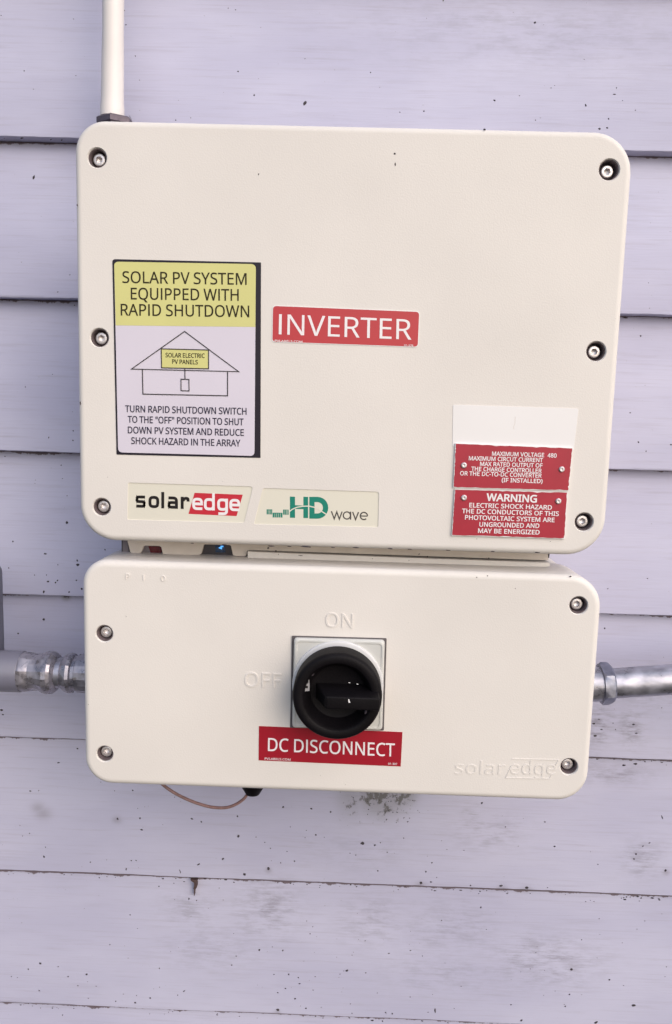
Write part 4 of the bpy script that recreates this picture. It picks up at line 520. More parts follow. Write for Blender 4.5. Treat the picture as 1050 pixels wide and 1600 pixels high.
# ------------------------------------------------------------------ enclosures
YF = -0.150                                                # front face of both covers
def cover_mesh(x0, x1, z0, z1, r, yback, fil=0.0042):
    mb = MB(); rings = []
    for y, d in [(yback, .0015), (yback - .004, 0.0004)] + [(YF + fil - fil * math.sin(a), fil - fil * math.cos(a)) for a in [math.radians(q) for q in (0, 15, 30, 45, 60, 75, 90)]] + [(YF, fil + .0006)]:
        rings.append([(x, y, z) for x, z in rrect(x0, x1, z0, z1, r, 12, d)])
    mb.rings(rings); return mb
def cut(ob, cutter):
    cutter.display_type = 'WIRE'
    md = ob.modifiers.new('cut', 'BOOLEAN'); md.operation = 'DIFFERENCE'; md.solver = 'EXACT'; md.object = cutter
    dg = bpy.context.evaluated_depsgraph_get(); dg.update()
    me = bpy.data.meshes.new_from_object(ob.evaluated_get(dg)); old = ob.data
    ob.modifiers.clear(); ob.data = me; me.name = old.name; bpy.data.meshes.remove(old)
    bpy.data.objects.remove(cutter)
    smooth(me, 28)
def hole_cutters(mb, pts):
    for px, py, r in pts:
        p = at(px, py, YF); q = r / 2230.0
        mb.lathe([(-.0005, q + .0011), (.0, q + .0006), (.0008, q), (.014, q)], p, (0, 1, 0), 40)
def screw(parent, px, py, r, spin):
    p = at(px, py, YF); q = r / 2230.0
    mb = MB(); hr = 0.0042; o = (p[0], YF + .0042, p[2])
    # socket cap head: rim, rounded edge, hexagonal socket
    seg = 48; ax = Vector((0, 1, 0)); rs = []
    def ring(t, rad): return [(p[0] + rad * math.cos(2 * math.pi * i / seg + spin), YF + t, p[2] + rad * math.sin(2 * math.pi * i / seg + spin)) for i in range(seg)]
    def hexr(t, rad):
        out = []
        for i in range(seg):
            a = 2 * math.pi * i / seg; k = (a % (math.pi / 3)) - math.pi / 6
            rr = rad * math.cos(math.pi / 6) / math.cos(k); out.append((p[0] + rr * math.cos(a + spin), YF + t, p[2] + rr * math.sin(a + spin)))
        return out
    mb.rings([ring(.013, hr), ring(.0052, hr), ring(.0045, hr - .00015), ring(.0042, hr - .0005), ring(.0041, hr - .0008), hexr(.0041, .00245), hexr(.0043, .0023), hexr(.0068, .0023), ring(.0074, .0006)], True, True)
    s = mb.build('screw', M['steel'], parent, 30)
    mb = MB()
    mb.lathe([(.0016, q - .0001), (.0014, q - .0006), (.0095, q - .0011), (.0098, q - .0014), (.0098, hr * .9), (.0129, hr * .9), (.0129, q - .0001)], (p[0], YF, p[2]), (0, 1, 0), 40, cap0=False, cap1=False)
    mb.build('sleeve', M['sleeve'], s, 40)
def crumbs(mb, pts):
    for px, py, r, el, an in pts: fleck(mb, px, py, r, el, an, YF - .0001, 1)

# ---- inverter (upper box)
inv = thing('inverter', (0, 0, -0.30), 'larger upper cream enclosure carrying yellow, white and red labels and six recessed screws', 'inverter')
UX0, UX1, UZ0, UZ1 = -0.1864, 0.1864, -0.2835, 0.0014
BADGE_A = round_poly([(200, 754), (395.5, 760.2), (381.5, 817), (199, 812)], [3, 5, 3, 3])
BADGE_B = round_poly([(411, 762.6), (592.3, 768.4), (591, 824), (396.5, 819)], [4, 5, 3, 3])
U_SCREWS = [(151.7, 246.5, 14), (952, 265, 15), (155.3, 527.7, 14), (931.5, 549, 14.6), (158.9, 792.2, 13.8), (912.6, 815.6, 14.3)]
mb = cover_mesh(UX0, UX1, UZ0, UZ1, (.0205, .0265, .027, .0255), -0.122)
crumbs(mb, [(617, 240, 2.6, 1.2, 0), (617.5, 257, 2.0, 2.4, 95), (404, 272, 1.7, 1.7, 80), (168, 745.5, 1.2, 1, 0), (757, 202, 1.5, 1.3, 0), (745, 842, 1.3, 1.3, 0), (348, 752, 1, 1, 0), (860, 846, 1, 2, 0), (962, 498, .8, 1, 0), (120, 320, 1, 2, 90), (125, 630, 1, 3, 90), (423, 853.5, .9, 6, -2), (452, 854, .8, 4, 0), (478, 854.5, 1.1, 8, -2), (520, 855.5, .8, 5, -2), (556, 856, 1.0, 6, -2), (610, 857.5, .9, 5, -2), (640, 858.5, .7, 6, -2), (700, 860, .8, 5, -2), (770, 862, .8, 4, -2), (350, 851, .7, 6, -2), (300, 849, .7, 4, -2), (840, 863.5, .9, 5, -2)])
cov = mb.build('cover', [M['cream'], M['speck']], inv)
cb = MB(); hole_cutters(cb, U_SCREWS)
for P in (BADGE_A, BADGE_B): cb.prism(pp(P, YF), YF - .001, YF + .0009)
cc = cb.build('cutter', M['cream'])
cut(cov, cc)
for i, (x, y, r) in enumerate(U_SCREWS): screw(inv, x, y, r, i * .7 + .2)
# body behind the cover, heatsink fins towards the wall
mb = MB()
nb = [(at(200, 845, -.112)[0]), (at(855, 860, -.112)[0])]
mb.prism(rrect(UX0 + .007, UX1 - .007, UZ0 + .010, UZ1 - .007, .018, 8), -.1225, -.060)
mb.prism(rrect(UX0 + .012, UX1 - .012, UZ0 + .014, UZ1 - .012, .01, 4), -.0605, -.050)
for i in range(24):
    x = UX0 + .016 + i * (UX1 - UX0 - .036) / 23
    mb.prism([(x, UZ0 + .02), (x, UZ1 - .016), (x + .003, UZ1 - .016), (x + .003, UZ0 + .02)], -.0505, -.014)
mb.build('housing', M['cream'], inv)
# moulded trim under the body with notches, and the panel seen through them
YS = -0.117
skirt = [(199.5, 838), (199.5, 846), (203.5, 862), (206, 864), (218, 864.5), (221, 862), (224, 854), (227, 852.5), (249, 853), (252, 855), (254.5, 865), (258, 866.5), (311, 867), (314.5, 865), (318, 852), (320.5, 850.5), (358.5, 851.5), (361, 853), (364, 867), (367, 868.5), (382, 869), (385, 868), (386, 860.5), (390, 859.3), (856.5, 875.5), (855.5, 850)]
mb = MB(); mb.prism(pp(skirt, YS), YS, YS + .004)
mb.build('trim', M['cream_dull'], inv, 20)
mb = MB(); yl = YS - .004
lip = [(387, 861.5), (400, 862.5), (660, 872.5), (850, 879), (858.5, 879.4), (859, 885), (850, 885.6), (640, 881.5), (392, 872.5), (387, 871)]
mb.prism(pp(lip, yl), yl, -.085)
for x, y, r, e, t in ((419, 856.5, 1.4, 1.4, 60), (431, 861, 1.4, 1.2, 0), (435, 866, 1.5, 1.2, 0), (582, 873, 1.5, 1.1, 0), (639, 875.5, 1.2, 1.6, 90), (655, 866, 1.1, 1.4, 40), (668, 870, 1.3, 1.4, 90), (764, 873, 1.1, 2, 90), (470, 868, 6, .12, 85)): fleck(mb, x, y, r, e, t, yl - .0001, 1)
mb.build('lip', [M['cream'], M['speck']], inv, 20)
YP = YS + .0042
mb = MB(); mb.prism(pp([(190, 836), (860, 858), (858, 872), (388, 861), (386, 871.5), (190, 868)], YP), YP, -.07)
panel = mb.build('indicator_panel', M['black_panel'], inv, 20)
mb = MB(); mb.prism(pp([(192, 838), (199, 838), (202, 867.5), (192, 867)], YP), YP - .0005, YP + .002)
mb.prism(pp([(221, 852), (238, 852.5), (236, 868), (219, 867.5)], YP), YP - .0004, YP + .002)
mb.build('bracket', M['grey_bracket'], panel, 20)
mb = MB(); mb.prism(pp([(232, 853), (252, 853.5), (254, 860), (250, 867), (243, 869), (237, 867)], YP), YP - .0008, YP + .002)
mb.build('indicator_window', M['red_window'], panel, 20)
mb = MB(); mb.prism(pp([(336.5, 852), (352, 852.3), (352.5, 863), (337, 862.5)], YP), YP - .0006, YP + .002)
dsp = mb.build('display', M['display'], panel, 20)
a = Art(YP - .0008); a.fill([(341, 856), (346.5, 853.5), (347, 858.5), (344, 857.5)]); a.fill([(344.5, 852.7), (349, 852.9), (349, 855), (345, 854.5)])
a.build('status_light', M['led'], panel, None, False)

# ---- labels on the inverter
lab = MB(); Y1 = YF - .0003
lab.prism(pp(round_poly([(175.4, 404.8), (407.8, 410), (407, 715.5), (182, 710.2)], [5, 1, 1, 1]), Y1), Y1, YF)
lab = tag(lab.build('rapid_shutdown_label', M['dark_frame'], inv, 20), 'dark framed yellow and pale label with a house drawing')
a = Art(Y1 - .00002)
a.fill(round_poly([(178.3, 408.8), (399.8, 412.6), (397.6, 712.4), (184.6, 706.8)], [7, 8, 7, 7]))
a.build('panel', M['pale'], lab, None, False)
a = Art(Y1 - .0001)
a.fill(round_poly([(178.3, 408.8), (399.8, 412.6), (399, 510.8), (180.8, 508.4)], [7, 8, .1, .1]))
a.build('heading_panel', M['yellow'], lab, None, False)
a = Art(Y1 - .0001); a.fill([(251.9, 545), (325.8, 546.8), (325.8, 576.2), (252.4, 574.7)]); a.build('drawing_panel', M['yellow'], lab, None, False)
a = Art(Y1 - .0002)
a.text('SOLAR PV SYSTEM', (191.2, 441.9), (385.5, 445), 18, .012)
a.text('EQUIPPED WITH', (204.3, 467.7), (373.1, 470), 18, .012)
a.text('RAPID SHUTDOWN', (188.6, 492.8), (389.6, 495.6), 18, .012)
a.build('heading_lettering', M['ink_olive'], lab, None, False); a = Art(Y1 - .0002)
a.text('SOLAR ELECTRIC', (258.5, 558), (319.9, 559.2), 6.6, .03)
a.text('PV PANELS', (268.9, 568.2), (309.2, 569.2), 6.6, .03)
a.build('drawing_lettering', M['ink_olive'], lab, None, False)
a = Art(Y1 - .0002)
a.text('TURN RAPID SHUTDOWN SWITCH', (195.4, 643.6), (385.3, 647.8), 10.2, .026)
a.text('TO THE "OFF" POSITION TO SHUT', (199.5, 660.2), (380.6, 664.4), 10.2, .026)
a.text('DOWN PV SYSTEM AND REDUCE', (199.7, 676.8), (381.1, 681), 10.2, .026)
a.text('SHOCK HAZARD IN THE ARRAY', (205, 693.5), (375.8, 697.5), 10.2, .026)
a.build('lettering', M['ink_navy'], lab, None, False)
a = Art(Y1 - .0003)
a.stroke([(288.4, 517.8), (373.0, 580.7), (205.4, 576.6)], 1.6, True)
a.stroke([(251.9, 545), (325.8, 546.8), (325.8, 576.2), (252.4, 574.7)], 1.6, True)
a.stroke([(222.4, 577), (223.3, 615.7), (355.6, 618.4), (355.6, 580.3)], 1.6)
a.stroke([(288.8, 576.5), (289.1, 592.4)], 1.6)
a.stroke([(282.8, 592.4), (295.2, 592.8), (295.4, 610.8), (282.9, 610.4)], 1.5, True)
a.build('house_drawing', M['ink_line'], lab, None, False)

mb = MB(); mb.prism(pp(round_poly([(425.8, 477), (655.9, 486.5), (653.6, 542.8), (424.6, 534.6)], 6), Y1), Y1, YF)
lab = tag(mb.build('inverter_label', M['paper'], inv, 20), 'faded red label with rounded corners reading INVERTER')
a = Art(Y1 - .00003); a.fill(round_poly([(426.7, 478), (655, 487.4), (652.7, 541.8), (425.6, 533.7)], 5.5)); a.build('panel', M['red_faded'], lab, None, False)
a = Art(Y1 - .0001)
a.text('INVERTER', (435.5, 522.3), (642.8, 530.8), 31.5)
a.text('PVLABELS.COM', (429.3, 534), (472.4, 535.6), 3.2, .02); a.text('01-378', (631.5, 541), (645.5, 541.6), 3.0, .02)
a.build('lettering', M['white_print'], lab, None, False)

mb = MB(); mb.prism(pp(round_poly([(708, 632.5), (904, 638.5), (896.5, 704), (707, 698)], 3), Y1), Y1, YF)
lab = tag(mb.build('blank_label', M['paper'], inv, 20), 'blank white label above the red placards')
a = Art(Y1 - .00005); a.stroke([(805, 651), (804.5, 662), (802.5, 667), (803, 671)], .5); a.build('scratch', M['cream_dull'], lab, None, False)

YPL = YF - .0016
def placard(name, label, corners, lines, rivets):
    mb = MB(); P = []
    n = 26
    for i in range(4):
        a_, b_ = np.array(corners[i]), np.array(corners[(i + 1) % 4])
        for k in range(n): P.append(tuple(a_ + (b_ - a_) * k / n))
    mb.prism(pp(P, YPL), YPL, YF)
    ob = tag(mb.build(name, M['paper'], inv, 20), label)
    cx, cy = np.mean([c[0] for c in corners]), np.mean([c[1] for c in corners])
    face = []
    for i, (x, y) in enumerate(P):
        d = abs(rnd.gauss(0, .5)) + .35; v = np.array([cx - x, (cy - y)]); s = np.array([np.sign(v[0]) * (1 if abs(x - cx) > 80 else 0), np.sign(v[1]) * (1 if abs(y - cy) > 30 else 0)])
        face.append((x + s[0] * d, y + s[1] * d))
    a = Art(YPL - .00008); a.fill(face); a.build('face', M['red_plate'], ob, None, False)
    a = Art(YPL - .00018)
    for s, p, q, h, bo in lines: a.text(s, p, q, h, bo, space=420, plain=False)
    a.build('lettering', M['white_print'], ob, None, False)
    for x, y in rivets:
        mb = MB(); p = at(x, y, YPL); mb.lathe([(0, .0021), (.0008, .0020), (.0013, .0014), (.0013, .0009), (.0006, .0007), (.0004, 0.0002)], p, (0, -1, 0), 20)
        mb.build('rivet', M['steel'], ob, 40)
B1 = .03
placard('rating_placard', 'red engraved placard listing maximum voltage 480', [(711.6, 692.8), (894.8, 699.8), (888.6, 766.8), (708.2, 761.6)],
        [('MAXIMUM VOLTAGE', (768.6, 711.8), (850.1, 714.2), 6.3, B1), ('480', (855.4, 714.4), (869.5, 715), 6.3, B1), ('MAXIMUM CIRCUT CURRENT', (732.4, 719), (848.2, 722.2), 6.3, B1), ('MAX RATED OUTPUT OF', (749.9, 727.8), (847.6, 730.6), 6.3, B1),
         ('THE CHARGE CONTROLLER', (736.2, 735.5), (846.3, 738.8), 6.3, B1), ('OR THE DC-TO-DC CONVERTER', (718.7, 742.5), (846.3, 746.3), 6.3, B1), ('(IF INSTALLED)', (783.8, 753), (847.6, 755), 6.3, B1)], [(724.8, 727), (877.5, 733.3)])
placard('warning_placard', 'red engraved placard headed WARNING about shock hazard', [(710.6, 764.6), (887, 769.0), (882.2, 841.8), (705.6, 836.6)],
        [('WARNING', (759.8, 782.2), (838.8, 785), 11, .045), ('ELECTRIC SHOCK HAZARD', (733.1, 792.6), (862.2, 796.4), 6.8, B1), ('THE DC CONDUCTORS OF THIS', (721.7, 801.6), (873.1, 806.2), 6.8, B1),
         ('PHOTOVOLTAIC SYSTEM ARE', (726.4, 811.6), (866.4, 815.9), 6.8, B1), ('UNGROUNDED AND', (748.9, 822.6), (842.6, 825), 6.8, B1), ('MAY BE ENERGIZED', (746.8, 832.4), (843, 835.2), 6.8, B1)], [(724.9, 777.6), (872.2, 783)])

YB = YF + .0005
mb = MB(); mb.prism(pp([(x, y) for x, y in BADGE_A], YB), YB, YF + .00095)
lab = tag(mb.build('maker_badge', M['badge'], inv, 20), 'cream badge with black and red solaredge lettering')
a = Art(YB - .00004); a.fill([(304, 770), (379.4, 773), (369.6, 806.4), (294.4, 803)]); a.build('red_flash', M['red_logo'], lab, None, False)
a = Art(YB - .00012); logo_strokes(a, [('s', 211.4, 16.6), ('o', 232, 16.8), ('l', 252, 4.6), ('a', 261.4, 16.6), ('r', 282.4, 13.8)], (211.4, 793), 16.6, 19, 4.6, .03, 25.6)
a.build('lettering', M['ink_black'], lab, None, False)
a = Art(YB - .00012); logo_strokes(a, [('e', 300.4, 16.6), ('d', 318.6, 17), ('g', 339.4, 16.8), ('e', 358.4, 16.8)], (300.4, 796.6), 16.6, 19, 4.2, .03, 27)
a.build('pale_lettering', M['white_print'], lab, None, False)
mb = MB(); mb.prism(pp(BADGE_B, YB), YB, YF + .00095)
lab = tag(mb.build('wave_badge', M['badge'], inv, 20), 'cream badge with teal HD and dark wave lettering')
a = Art(YB - .00004)
def wv(x, y): return (395 + x / 5, 755 + y / 5)
a.fill([wv(290, 104), wv(330, 106), wv(330, 172), wv(395, 174), wv(395, 106), wv(432, 107), wv(432, 273), wv(395, 272), wv(395, 203), wv(330, 201), wv(330, 271), wv(290, 270)][::-1])
a.stroke([wv(462, 277), wv(462, 107)], 8.2)
a.stroke([wv(462, 127)] + [wv(505 + 64 * math.sin(math.radians(t)), 192 - 65 * math.cos(math.radians(t))) for t in range(0, 181, 15)] + [wv(462, 257)], 8.2)
for (x0, x1, y0, y1) in ((108, 152, 204, 243), (155, 232, 230, 267), (237, 280, 206, 246)): a.fill([wv(x0, y0), wv(x1, y0 + 1), wv(x1, y1 + 1), wv(x0, y1)])
a.build('teal_lettering', M['teal'], lab, None, False)
a = Art(YB - .00014)
a.stroke([wv(283, 224), wv(310, 203), wv(345, 188), wv(390, 180), wv(440, 179), wv(480, 188), wv(520, 208), wv(575, 244)], 1.7)
for x in (120, 131, 142, 172, 187, 202, 217, 250, 262, 272): a.stroke([wv(x, 210 if (x < 155 or x > 235) else 236), wv(x, 246 if (x < 155 or x > 235) else 270)], .55)
a.build('pale_wave', M['badge'], lab, None, False)
a = Art(YB - .00004); W_ = 2.0
a.stroke([wv(614, 219), wv(636, 279), wv(656, 224), wv(676, 281), wv(698, 222)], W_)
a.stroke(arc(395 + 735 / 5, 755 + 252 / 5, 5.6, 5.6, 0, 345, 20), W_, True); a.stroke([wv(764, 222), wv(764, 285)], W_)
a.stroke([wv(780, 224), wv(803, 284), wv(826, 226)], W_)
a.stroke(arc(395 + 868 / 5, 755 + 256 / 5, 5.6, 5.6, 0, -310, 20), W_); a.stroke([wv(842, 256), wv(896, 257)], W_ * .9)
a.build('lettering', M['grey_ink'], lab, None, False)

# ---- DC disconnect (lower box)
box = thing('disconnect_box', (0, 0, -0.48), 'smaller lower cream enclosure with a round black rotary switch and red label', 'switch box')
LX0, LX1, LZ0, LZ1 = -0.1853, 0.1874, -0.4678, -0.2978
L_SCREWS = [(163, 990, 13.6), (904, 946, 14.2), (163.7, 1178, 13.4), (889.2, 1198, 13.8)]
mb = cover_mesh(LX0, LX1, LZ0, LZ1, (.018, .0235, .0225, .0205), -0.100, .0045)
crumbs(mb, [(805.5, 919.6, 1.5, 1.2, 0), (745, 902.5, 1.5, 1.2, 0), (762, 900, 1, 1, 0), (772, 1037, .8, 1, 0), (703, 1130, .8, 1, 0), (138, 1101, 1.1, 1, 0), (197, 963, .8, 4.5, 125), (501, 1212, 1, 1, 0), (638, 973, 1, 1, 0), (892, 901, 1.3, 1.6, 0), (540, 1226, .8, 3, 0)])
cov = mb.build('cover', [M['cream'], M['speck']], box)
cb = MB(); hole_cutters(cb, L_SCREWS); cc = cb.build('cutter', M['cream'])
cut(cov, cc)
for i, (x, y, r) in enumerate(L_SCREWS): screw(box, x, y, r, i * .9 + .5)
mb = MB(); mb.prism(rrect(LX0 + .005, LX1 - .005, LZ0 + .006, LZ1 - .004, .016, 8), -.1005, -.008)
mb.build('housing', M['cream'], box)
# raised lettering moulded into the cover
a = Art(YF - .00056, .0009, 4e-6)
a.text('ON', (508.5, 979.5), (551.5, 981.5), 22); a.build('raised_lettering', M['cream'], box, 20)
a = Art(YF - .00056, .0009, 4e-6); a.text('OFF', (382, 1073), (439, 1075), 22.5); a.build('raised_lettering', M['cream'], box, 20)
a = Art(YF - .00056, .0009, 4e-6); a.text('P', (196, 905), (202.5, 905.2), 8.5, .0); a.stroke([(224, 898), (224.3, 907)], 1.7); a.text('0', (251.5, 908), (258, 908.2), 8.5, .0); a.build('raised_lettering', M['cream'], box, 20)
a = Art(YF - .00030, .0008, 4e-6)
a.text('solar', (710.8, 1209.8), (789, 1210.8), 20.5); a.text('edge', (797, 1209.6), (868.5, 1210.6), 20.5)
a.stroke([(800, 1186), (873, 1187.5), (868, 1197)], 1.3); a.stroke([(799, 1197), (790.5, 1215.5), (858, 1217), (862, 1212)], 1.3)
a.build('raised_lettering', M['cream'], box, 20)
# switch escutcheon
YG, YE = YF - .0009, YF - .0042
mb = MB(); mb.prism(pp(round_poly([(456, 993.6), (604.2, 997.6), (599.8, 1141.5), (453.2, 1137)], 1.5), YG), YG, YF)
gk = mb.build('dark_border', M['dark_border'], box, 20)  # thin dark slab showing as a border round the switch plate
mb = MB(); Q = [(459.5, 998.2), (601, 1002), (597, 1141.5), (456.5, 1137.5)]
cq = np.mean(np.array(Q), axis=0)
def shr(P, d): return [(x + (d if x < cq[0] else -d), y + (d if y < cq[1] else -d)) for x, y in P]
rg = []
for y, d, r in ((YG + .0001, -.6, 6), (YE + .0012, -.2, 6), (YE + .0004, .6, 6), (YE, 1.8, 6), (YE, 4.2, 6), (YE + .0005, 5.4, 5)):
    rg.append([(x, y, z) for x, z in pp(round_poly(shr(Q, d), r, 5), YE)])
mb.rings(rg); plate = mb.build('switch_plate', M['plate'], box, 30)
kc = at(527.2, 1083.6, -.170); kc = Vector((kc[0], 0, kc[2]))
mb = MB(); mb.lathe([(-.001, .0329), (.0010, .0329), (.0015, .0325), (.0017, .0318), (.0017, .02)], (kc.x + .0, YE, kc.z + .0005), (0, -1, 0), 72)
mb.build('collar', M['collar'], plate, 40)
mb = MB(); K0 = YE - .0022
mb.lathe([(-.0005, .0255), (.0015, .0288), (.003, .0307), (.0035, .0311), (.0175, .0312), (.0195, .0309), (.0210, .0300), (.0217, .0287), (.0217, .0250), (.0208, .0238), (.0180, .0228), (.0110, .0200), (.0095, .0192), (.0090, .0180), (.0090, .0004)], (kc.x, K0, kc.z), (0, -1, 0), 96)
knob = mb.build('rotary_knob', M['black'], box, 38)
# grip bar across the dish
bm = bmesh.new(); K1, Kf = K0 - .0085, K0 - .0320
vs = [bm.verts.new((kc.x + x, y, kc.z + z)) for x, y, z in [(-.0155, K1, -.0058), (.0285, K1, -.0058), (.0285, K1, .0058), (-.0155, K1, .0058), (-.0075, Kf, -.0044), (.0290, Kf, -.0044), (.0290, Kf, .0044), (-.0075, Kf, .0044)]]
for f in [(0, 1, 2, 3), (7, 6, 5, 4), (0, 4, 5, 1), (1, 5, 6, 2), (2, 6, 7, 3), (3, 7, 4, 0)]: bm.faces.new([vs[i] for i in f])
bmesh.ops.bevel(bm, geom=list(bm.edges), offset=.0011, segments=3, affect='EDGES', profile=.6)
bm.verts.index_update(); mb = MB(); mb.add([v.co[:] for v in bm.verts], [tuple(v.index for v in f.verts) for f in bm.faces]); bm.free()
mb.build('grip', M['black'], knob, 40)
# padlock slide with its small printed mark
YT = K0 - .0178
mb = MB(); mb.prism(pp(round_poly([(474, 1060.5), (483, 1061), (483.5, 1079.6), (472.5, 1080.4)], 1), YT), YT, YT + .009)
tab = mb.build('position_tab', M['tab'], knob, 20)
a = Art(YT - .0001); a.stroke(arc(479.3, 1065.5, 2.2, 2.4, 0, 340, 12), 1.0, True); a.fill([(475.8, 1071.5), (481.2, 1071.7), (481.2, 1075.4), (475.6, 1075.2)]); a.build('tab_mark', M['ink_black'], tab, None, False)
mb = MB(); p = at(485.5, 1050.5, K0 - .0165); mb.lathe([(0, .0027), (.003, .0027), (.0036, .0022), (.0037, .0005)], (p[0], p[1] + .002, p[2]), (0, -1, 0), 20)
mb.build('slide_pin', M['steel_dark'], knob, 40)
mb = MB(); p = at(574, 1113, K0 - .0175); mb.lathe([(0, .0024), (.0035, .0022), (.0042, .0014), (.0042, .0004)], (p[0], p[1] + .002, p[2]), (0, -1, 0), 7)
mb.build('slide_pin', M['steel_dark'], knob, 40)
a = Art(Kf - .00015)
for (x, y, w, h) in ((546, 1066.5, 2.6, 1.0), (558.5, 1068.8, 2.6, 1.2)): 
    q = Art(K0 - .0222); q.fill([(x - w / 2, y - h / 2), (x + w / 2, y - h / 2 + .3), (x + w / 2, y + h / 2 + .3), (x - w / 2, y + h / 2)]); a.v, a.f, a.m = a.v, a.f, a.m; a.add(q.v, q.f)
a.fill([(544, 1092.5), (545.6, 1092.5), (547.5, 1098.4), (544.5, 1097.8)])
a.build('paint_nick', M['paper'], knob, None, False)
mb = MB(); mb.prism(pp([(404.6, 1134.6), (628.9, 1144), (626.2, 1197.7), (404, 1188.1)], Y1), Y1, YF)
lab = tag(mb.build('disconnect_label', M['red_deep'], box, 20), 'deep red label reading DC DISCONNECT')
a = Art(Y1 - .0001)
a.text('DC DISCONNECT', (418.5, 1173.2), (616.7, 1182), 20, .012)
a.text('PVLABELS.COM', (413.5, 1187), (454, 1188.6), 3.3, .02); a.text('01-307', (606.5, 1194.8), (620.7, 1195.4), 3, .02)
a.build('lettering', M['white_print'], lab, None, False)
# black gland under the box
p = at(395, 1236, -.085); zb = at(395, 1249.0, -.095)[2]
mb = MB(); dz = LZ0 + .004 - zb
mb.lathe([(0, .0127), (dz * .35, .0125), (dz * .62, .0115), (dz * .85, .0092), (dz, .0058), (dz, .001)], (p[0], -.085, LZ0 + .004), (0, 0, -1), 32)
mb.build('cable_gland', M['black'], box, 40)

# ------------------------------------------------------------------ wire
mb = MB()
yw = -.088
ctl = [(250, 1222, yw), (262, 1232, yw), (280, 1243, yw), (305, 1254, yw), (330, 1261, yw), (352, 1262, yw), (368, 1257, yw), (380, 1249, yw), (385, 1243, yw)]
P = [Vector(at(x, y, q)) for x, y, q in ctl]; dense = []
for i in range(len(P) - 1):
    p0, p1, p2, p3 = P[max(i - 1, 0)], P[i], P[i + 1], P[min(i + 2, len(P) - 1)]
    for k in range(6):
        t = k / 6; dense.append(.5 * ((2 * p1) + (p2 - p0) * t + (2 * p0 - 5 * p1 + 4 * p2 - p3) * t * t + (3 * p1 - p0 - 3 * p2 + p3) * t ** 3))
dense.append(P[-1])
mb.tube(dense, .00125, 10)
wr = thing('wire', P[0], 'thin brown wire hanging in a loop under the lower box', 'wire')
mb.build('strand', M['wire'], wr, 60)
mb = MB(); q = at(276, 1229, -.10); mb.lathe([(0, .0028), (.006, .0026), (.007, .0015)], (q[0], -.10, LZ0 + .0045), (0, 0, -1), 16)
mb.build('bushing', M['steel_dark'], wr, 40)

# ------------------------------------------------------------------ conduits
YC = -.040
pt, pb = at(178.3, -120, YC), at(175.5, 176, YC)
cc_ = thing('painted_conduit', (pb[0], YC, pb[2]), 'slim cream painted pipe rising from the top left of the upper box', 'conduit')
mb = MB(); L = (Vector(pt) - Vector(pb)).length; r0 = 15.3 / 1840
mb.lathe([(-.004, r0 + .0012), (.004, r0 + .0011), (.008, r0 + .0006), (.045, r0 + .0003), (.06, r0), (L + .25, r0)], pb, Vector(pt) - Vector(pb), 40)
mb.build('pipe', M['pipe_cream'], cc_, 50)
a0 = at(173, 176.5, YC - .013); a1 = at(173, 194, YC - .013)
mb = MB(); h = a0[2] - a1[2]
mb.lathe([(0, .0135), (.0012, .0152), (h * .62, .0152), (h * .62 + .001, .0140), (h + .012, .0140)], (a0[0], YC, a0[2]), (0, 0, -1), 6, phase=.25)
nut = mb.build('locknut', M['steel_dark'], cc_, 20)
mb = MB()
q0, q1, q2 = at(203, 181, YC), at(211.5, 190.5, YC), at(203, 190.5, YC)
mb.prism([(q0[0], q0[2]), (q1[0], q1[2] - .01), (q2[0], q2[2] - .01)], YC - .003, YC + .003); mb.build('lug', M['chrome'], nut, 20)

YD = -.080
ax0, ax1 = at(-60, 1046.3, YD), at(34, 1049.2, YD)
AX = (Vector(ax1) - Vector(ax0)).normalized(); org = Vector(at(0, 1048.2, YD)); k = 1 / 1975.0
pv = thing('grey_pipe', org, 'grey plastic pipe and fitting at the left edge beside the lower box', 'pipe')
mb = MB(); mb.lathe([(-.16, 33.3 * k), (37 * k, 33.3 * k), (38.5 * k, 32.6 * k), (38.5 * k, 28 * k)], org, AX, 48)
mb.build('pipe', M['pvc'], pv, 40)
mb = MB(); p0, p1 = at(3.8, 900, YD + .019), at(-70, 900, YD)
zt_, zm = at(0, 876, YD + .016)[2], at(0, 1032, YD)[2]
poly = rrect(p1[0], p0[0], zm - .004, zt_, .011, 8); fr = []
for y, d in ((YD + .022, .002), (YD + .019, 0), (YD - .019, 0), (YD - .0225, .001), (YD - .024, .004)): fr.append([(x, y, z) for x, z in rrect(p1[0], p0[0], zm - .012, zt_, .011, 8, d)])
mb.rings(fr); mb.build('conduit_body', M['pvc'], pv, 40)

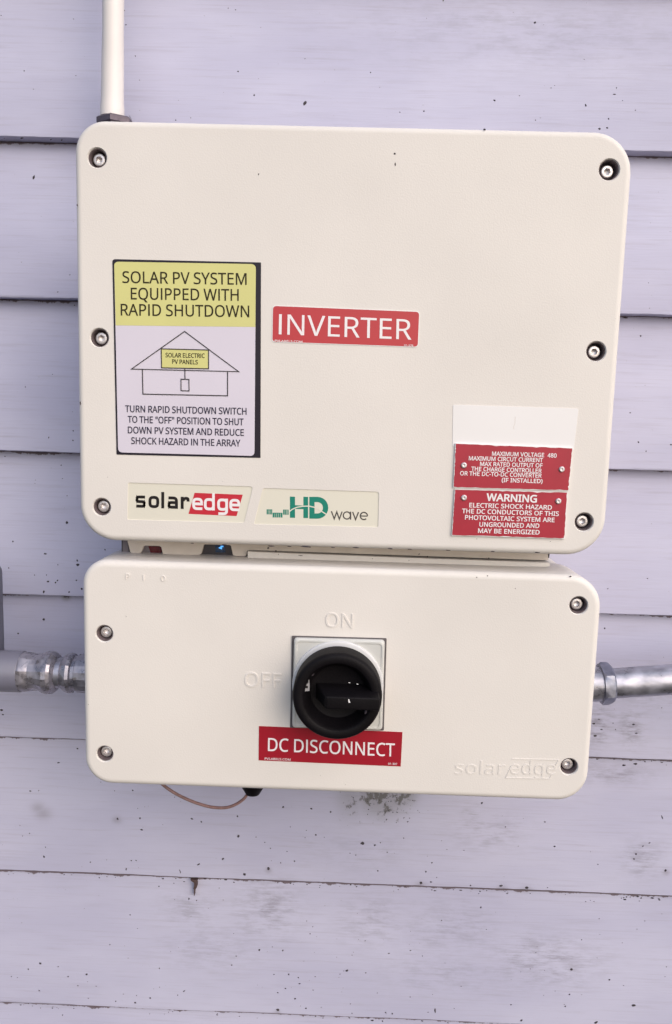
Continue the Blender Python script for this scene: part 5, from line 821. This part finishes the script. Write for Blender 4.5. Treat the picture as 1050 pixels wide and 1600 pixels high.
cn = thing('compression_fitting', org + AX * (60 * k), 'shiny metal coupling between grey pipe and left side of the lower box', 'pipe fitting')
mb = MB()
mb.lathe([(x * k, r * k) for x, r in ((35, 28), (36, 32.0), (42, 32.6), (50, 31.6), (55, 30.0), (62, 29.6), (68, 30.6), (74, 33), (80, 34.8), (87, 34.6), (92, 32), (96, 26.5), (97, 20))], org, AX, 18, wob=.05)
mb.build('clamp_nut', M['chrome'], cn, 18)
mb = MB(); mb.lathe([(92 * k, 24.8 * k), (110 * k, 24.8 * k)], org, AX, 40); mb.build('sleeve', M['galv'], cn, 40)
mb = MB()
mb.lathe([(x * k, r * k) for x, r in ((104.5, 22), (105, 27), (110, 30.5), (117, 32.5), (122, 31), (124, 28), (129, 28), (131, 31.5), (150, 31.5))], org, AX, 18, wob=.05)
mb.build('hub', M['chrome'], cn, 18)

c0, c1 = at(938, 1068.8, YD), at(1050, 1064.0, YD)
A2 = (Vector(c1) - Vector(c0)).normalized(); o2 = Vector(c0)
mc = thing('metal_conduit', o2, 'galvanised metal pipe leaving the right side of the lower box', 'conduit')
mb = MB(); rr = 24 * k
prof = [(0.0, rr)]
L2 = (Vector(c1) - Vector(c0)).length
mb.tube([o2 + A2 * (i * .003) + Vector((0, 0, .0011 * math.sin(i * .075 - 1.2) + .0011)) for i in range(-3, 140)], rr, 40)
for i, v in enumerate(mb.v):                              # dents and lumps in the zinc
    q = Vector(v); n_ = noise.noise(q * 70) * .0005 + noise.noise(q * 190) * .00022
    mb.v[i] = (v[0], v[1] - n_, v[2] + n_)
mb.build('pipe', M['galv'], mc, 60)
hx = Vector(at(930, 1068.6, YD)); rn = 34.5 * k
mb = MB()
def hexring(t, r, soft_):
    u = Vector((0, -1, 0)); w = A2.cross(u).normalized(); u = w.cross(A2).normalized(); out = []
    for i in range(60):
        a_ = 2 * math.pi * i / 60; kk = (a_ % (math.pi / 3)) - math.pi / 6
        q = r * ((1 - soft_) * math.cos(math.pi / 6) / math.cos(kk) + soft_)
        out.append(hx + A2 * t + (u * math.cos(a_ + .35) + w * math.sin(a_ + .35)) * q)
    return out
mb.rings([hexring(t * k, rn * s, f) for t, s, f in ((7, .8, 1), (7.5, .93, .8), (10, 1.0, .15), (19, 1.0, .15), (23, .95, .6), (25.5, .86, 1), (26, .7, 1))])
hn = mb.build('hex_nut', M['nut'], mc, 30)
mb = MB(); mb.lathe([(-14 * k, 28 * k), (7.5 * k, 28 * k), (8 * k, 24 * k)], hx, A2, 40); mb.build('collar', M['galv'], hn, 40)
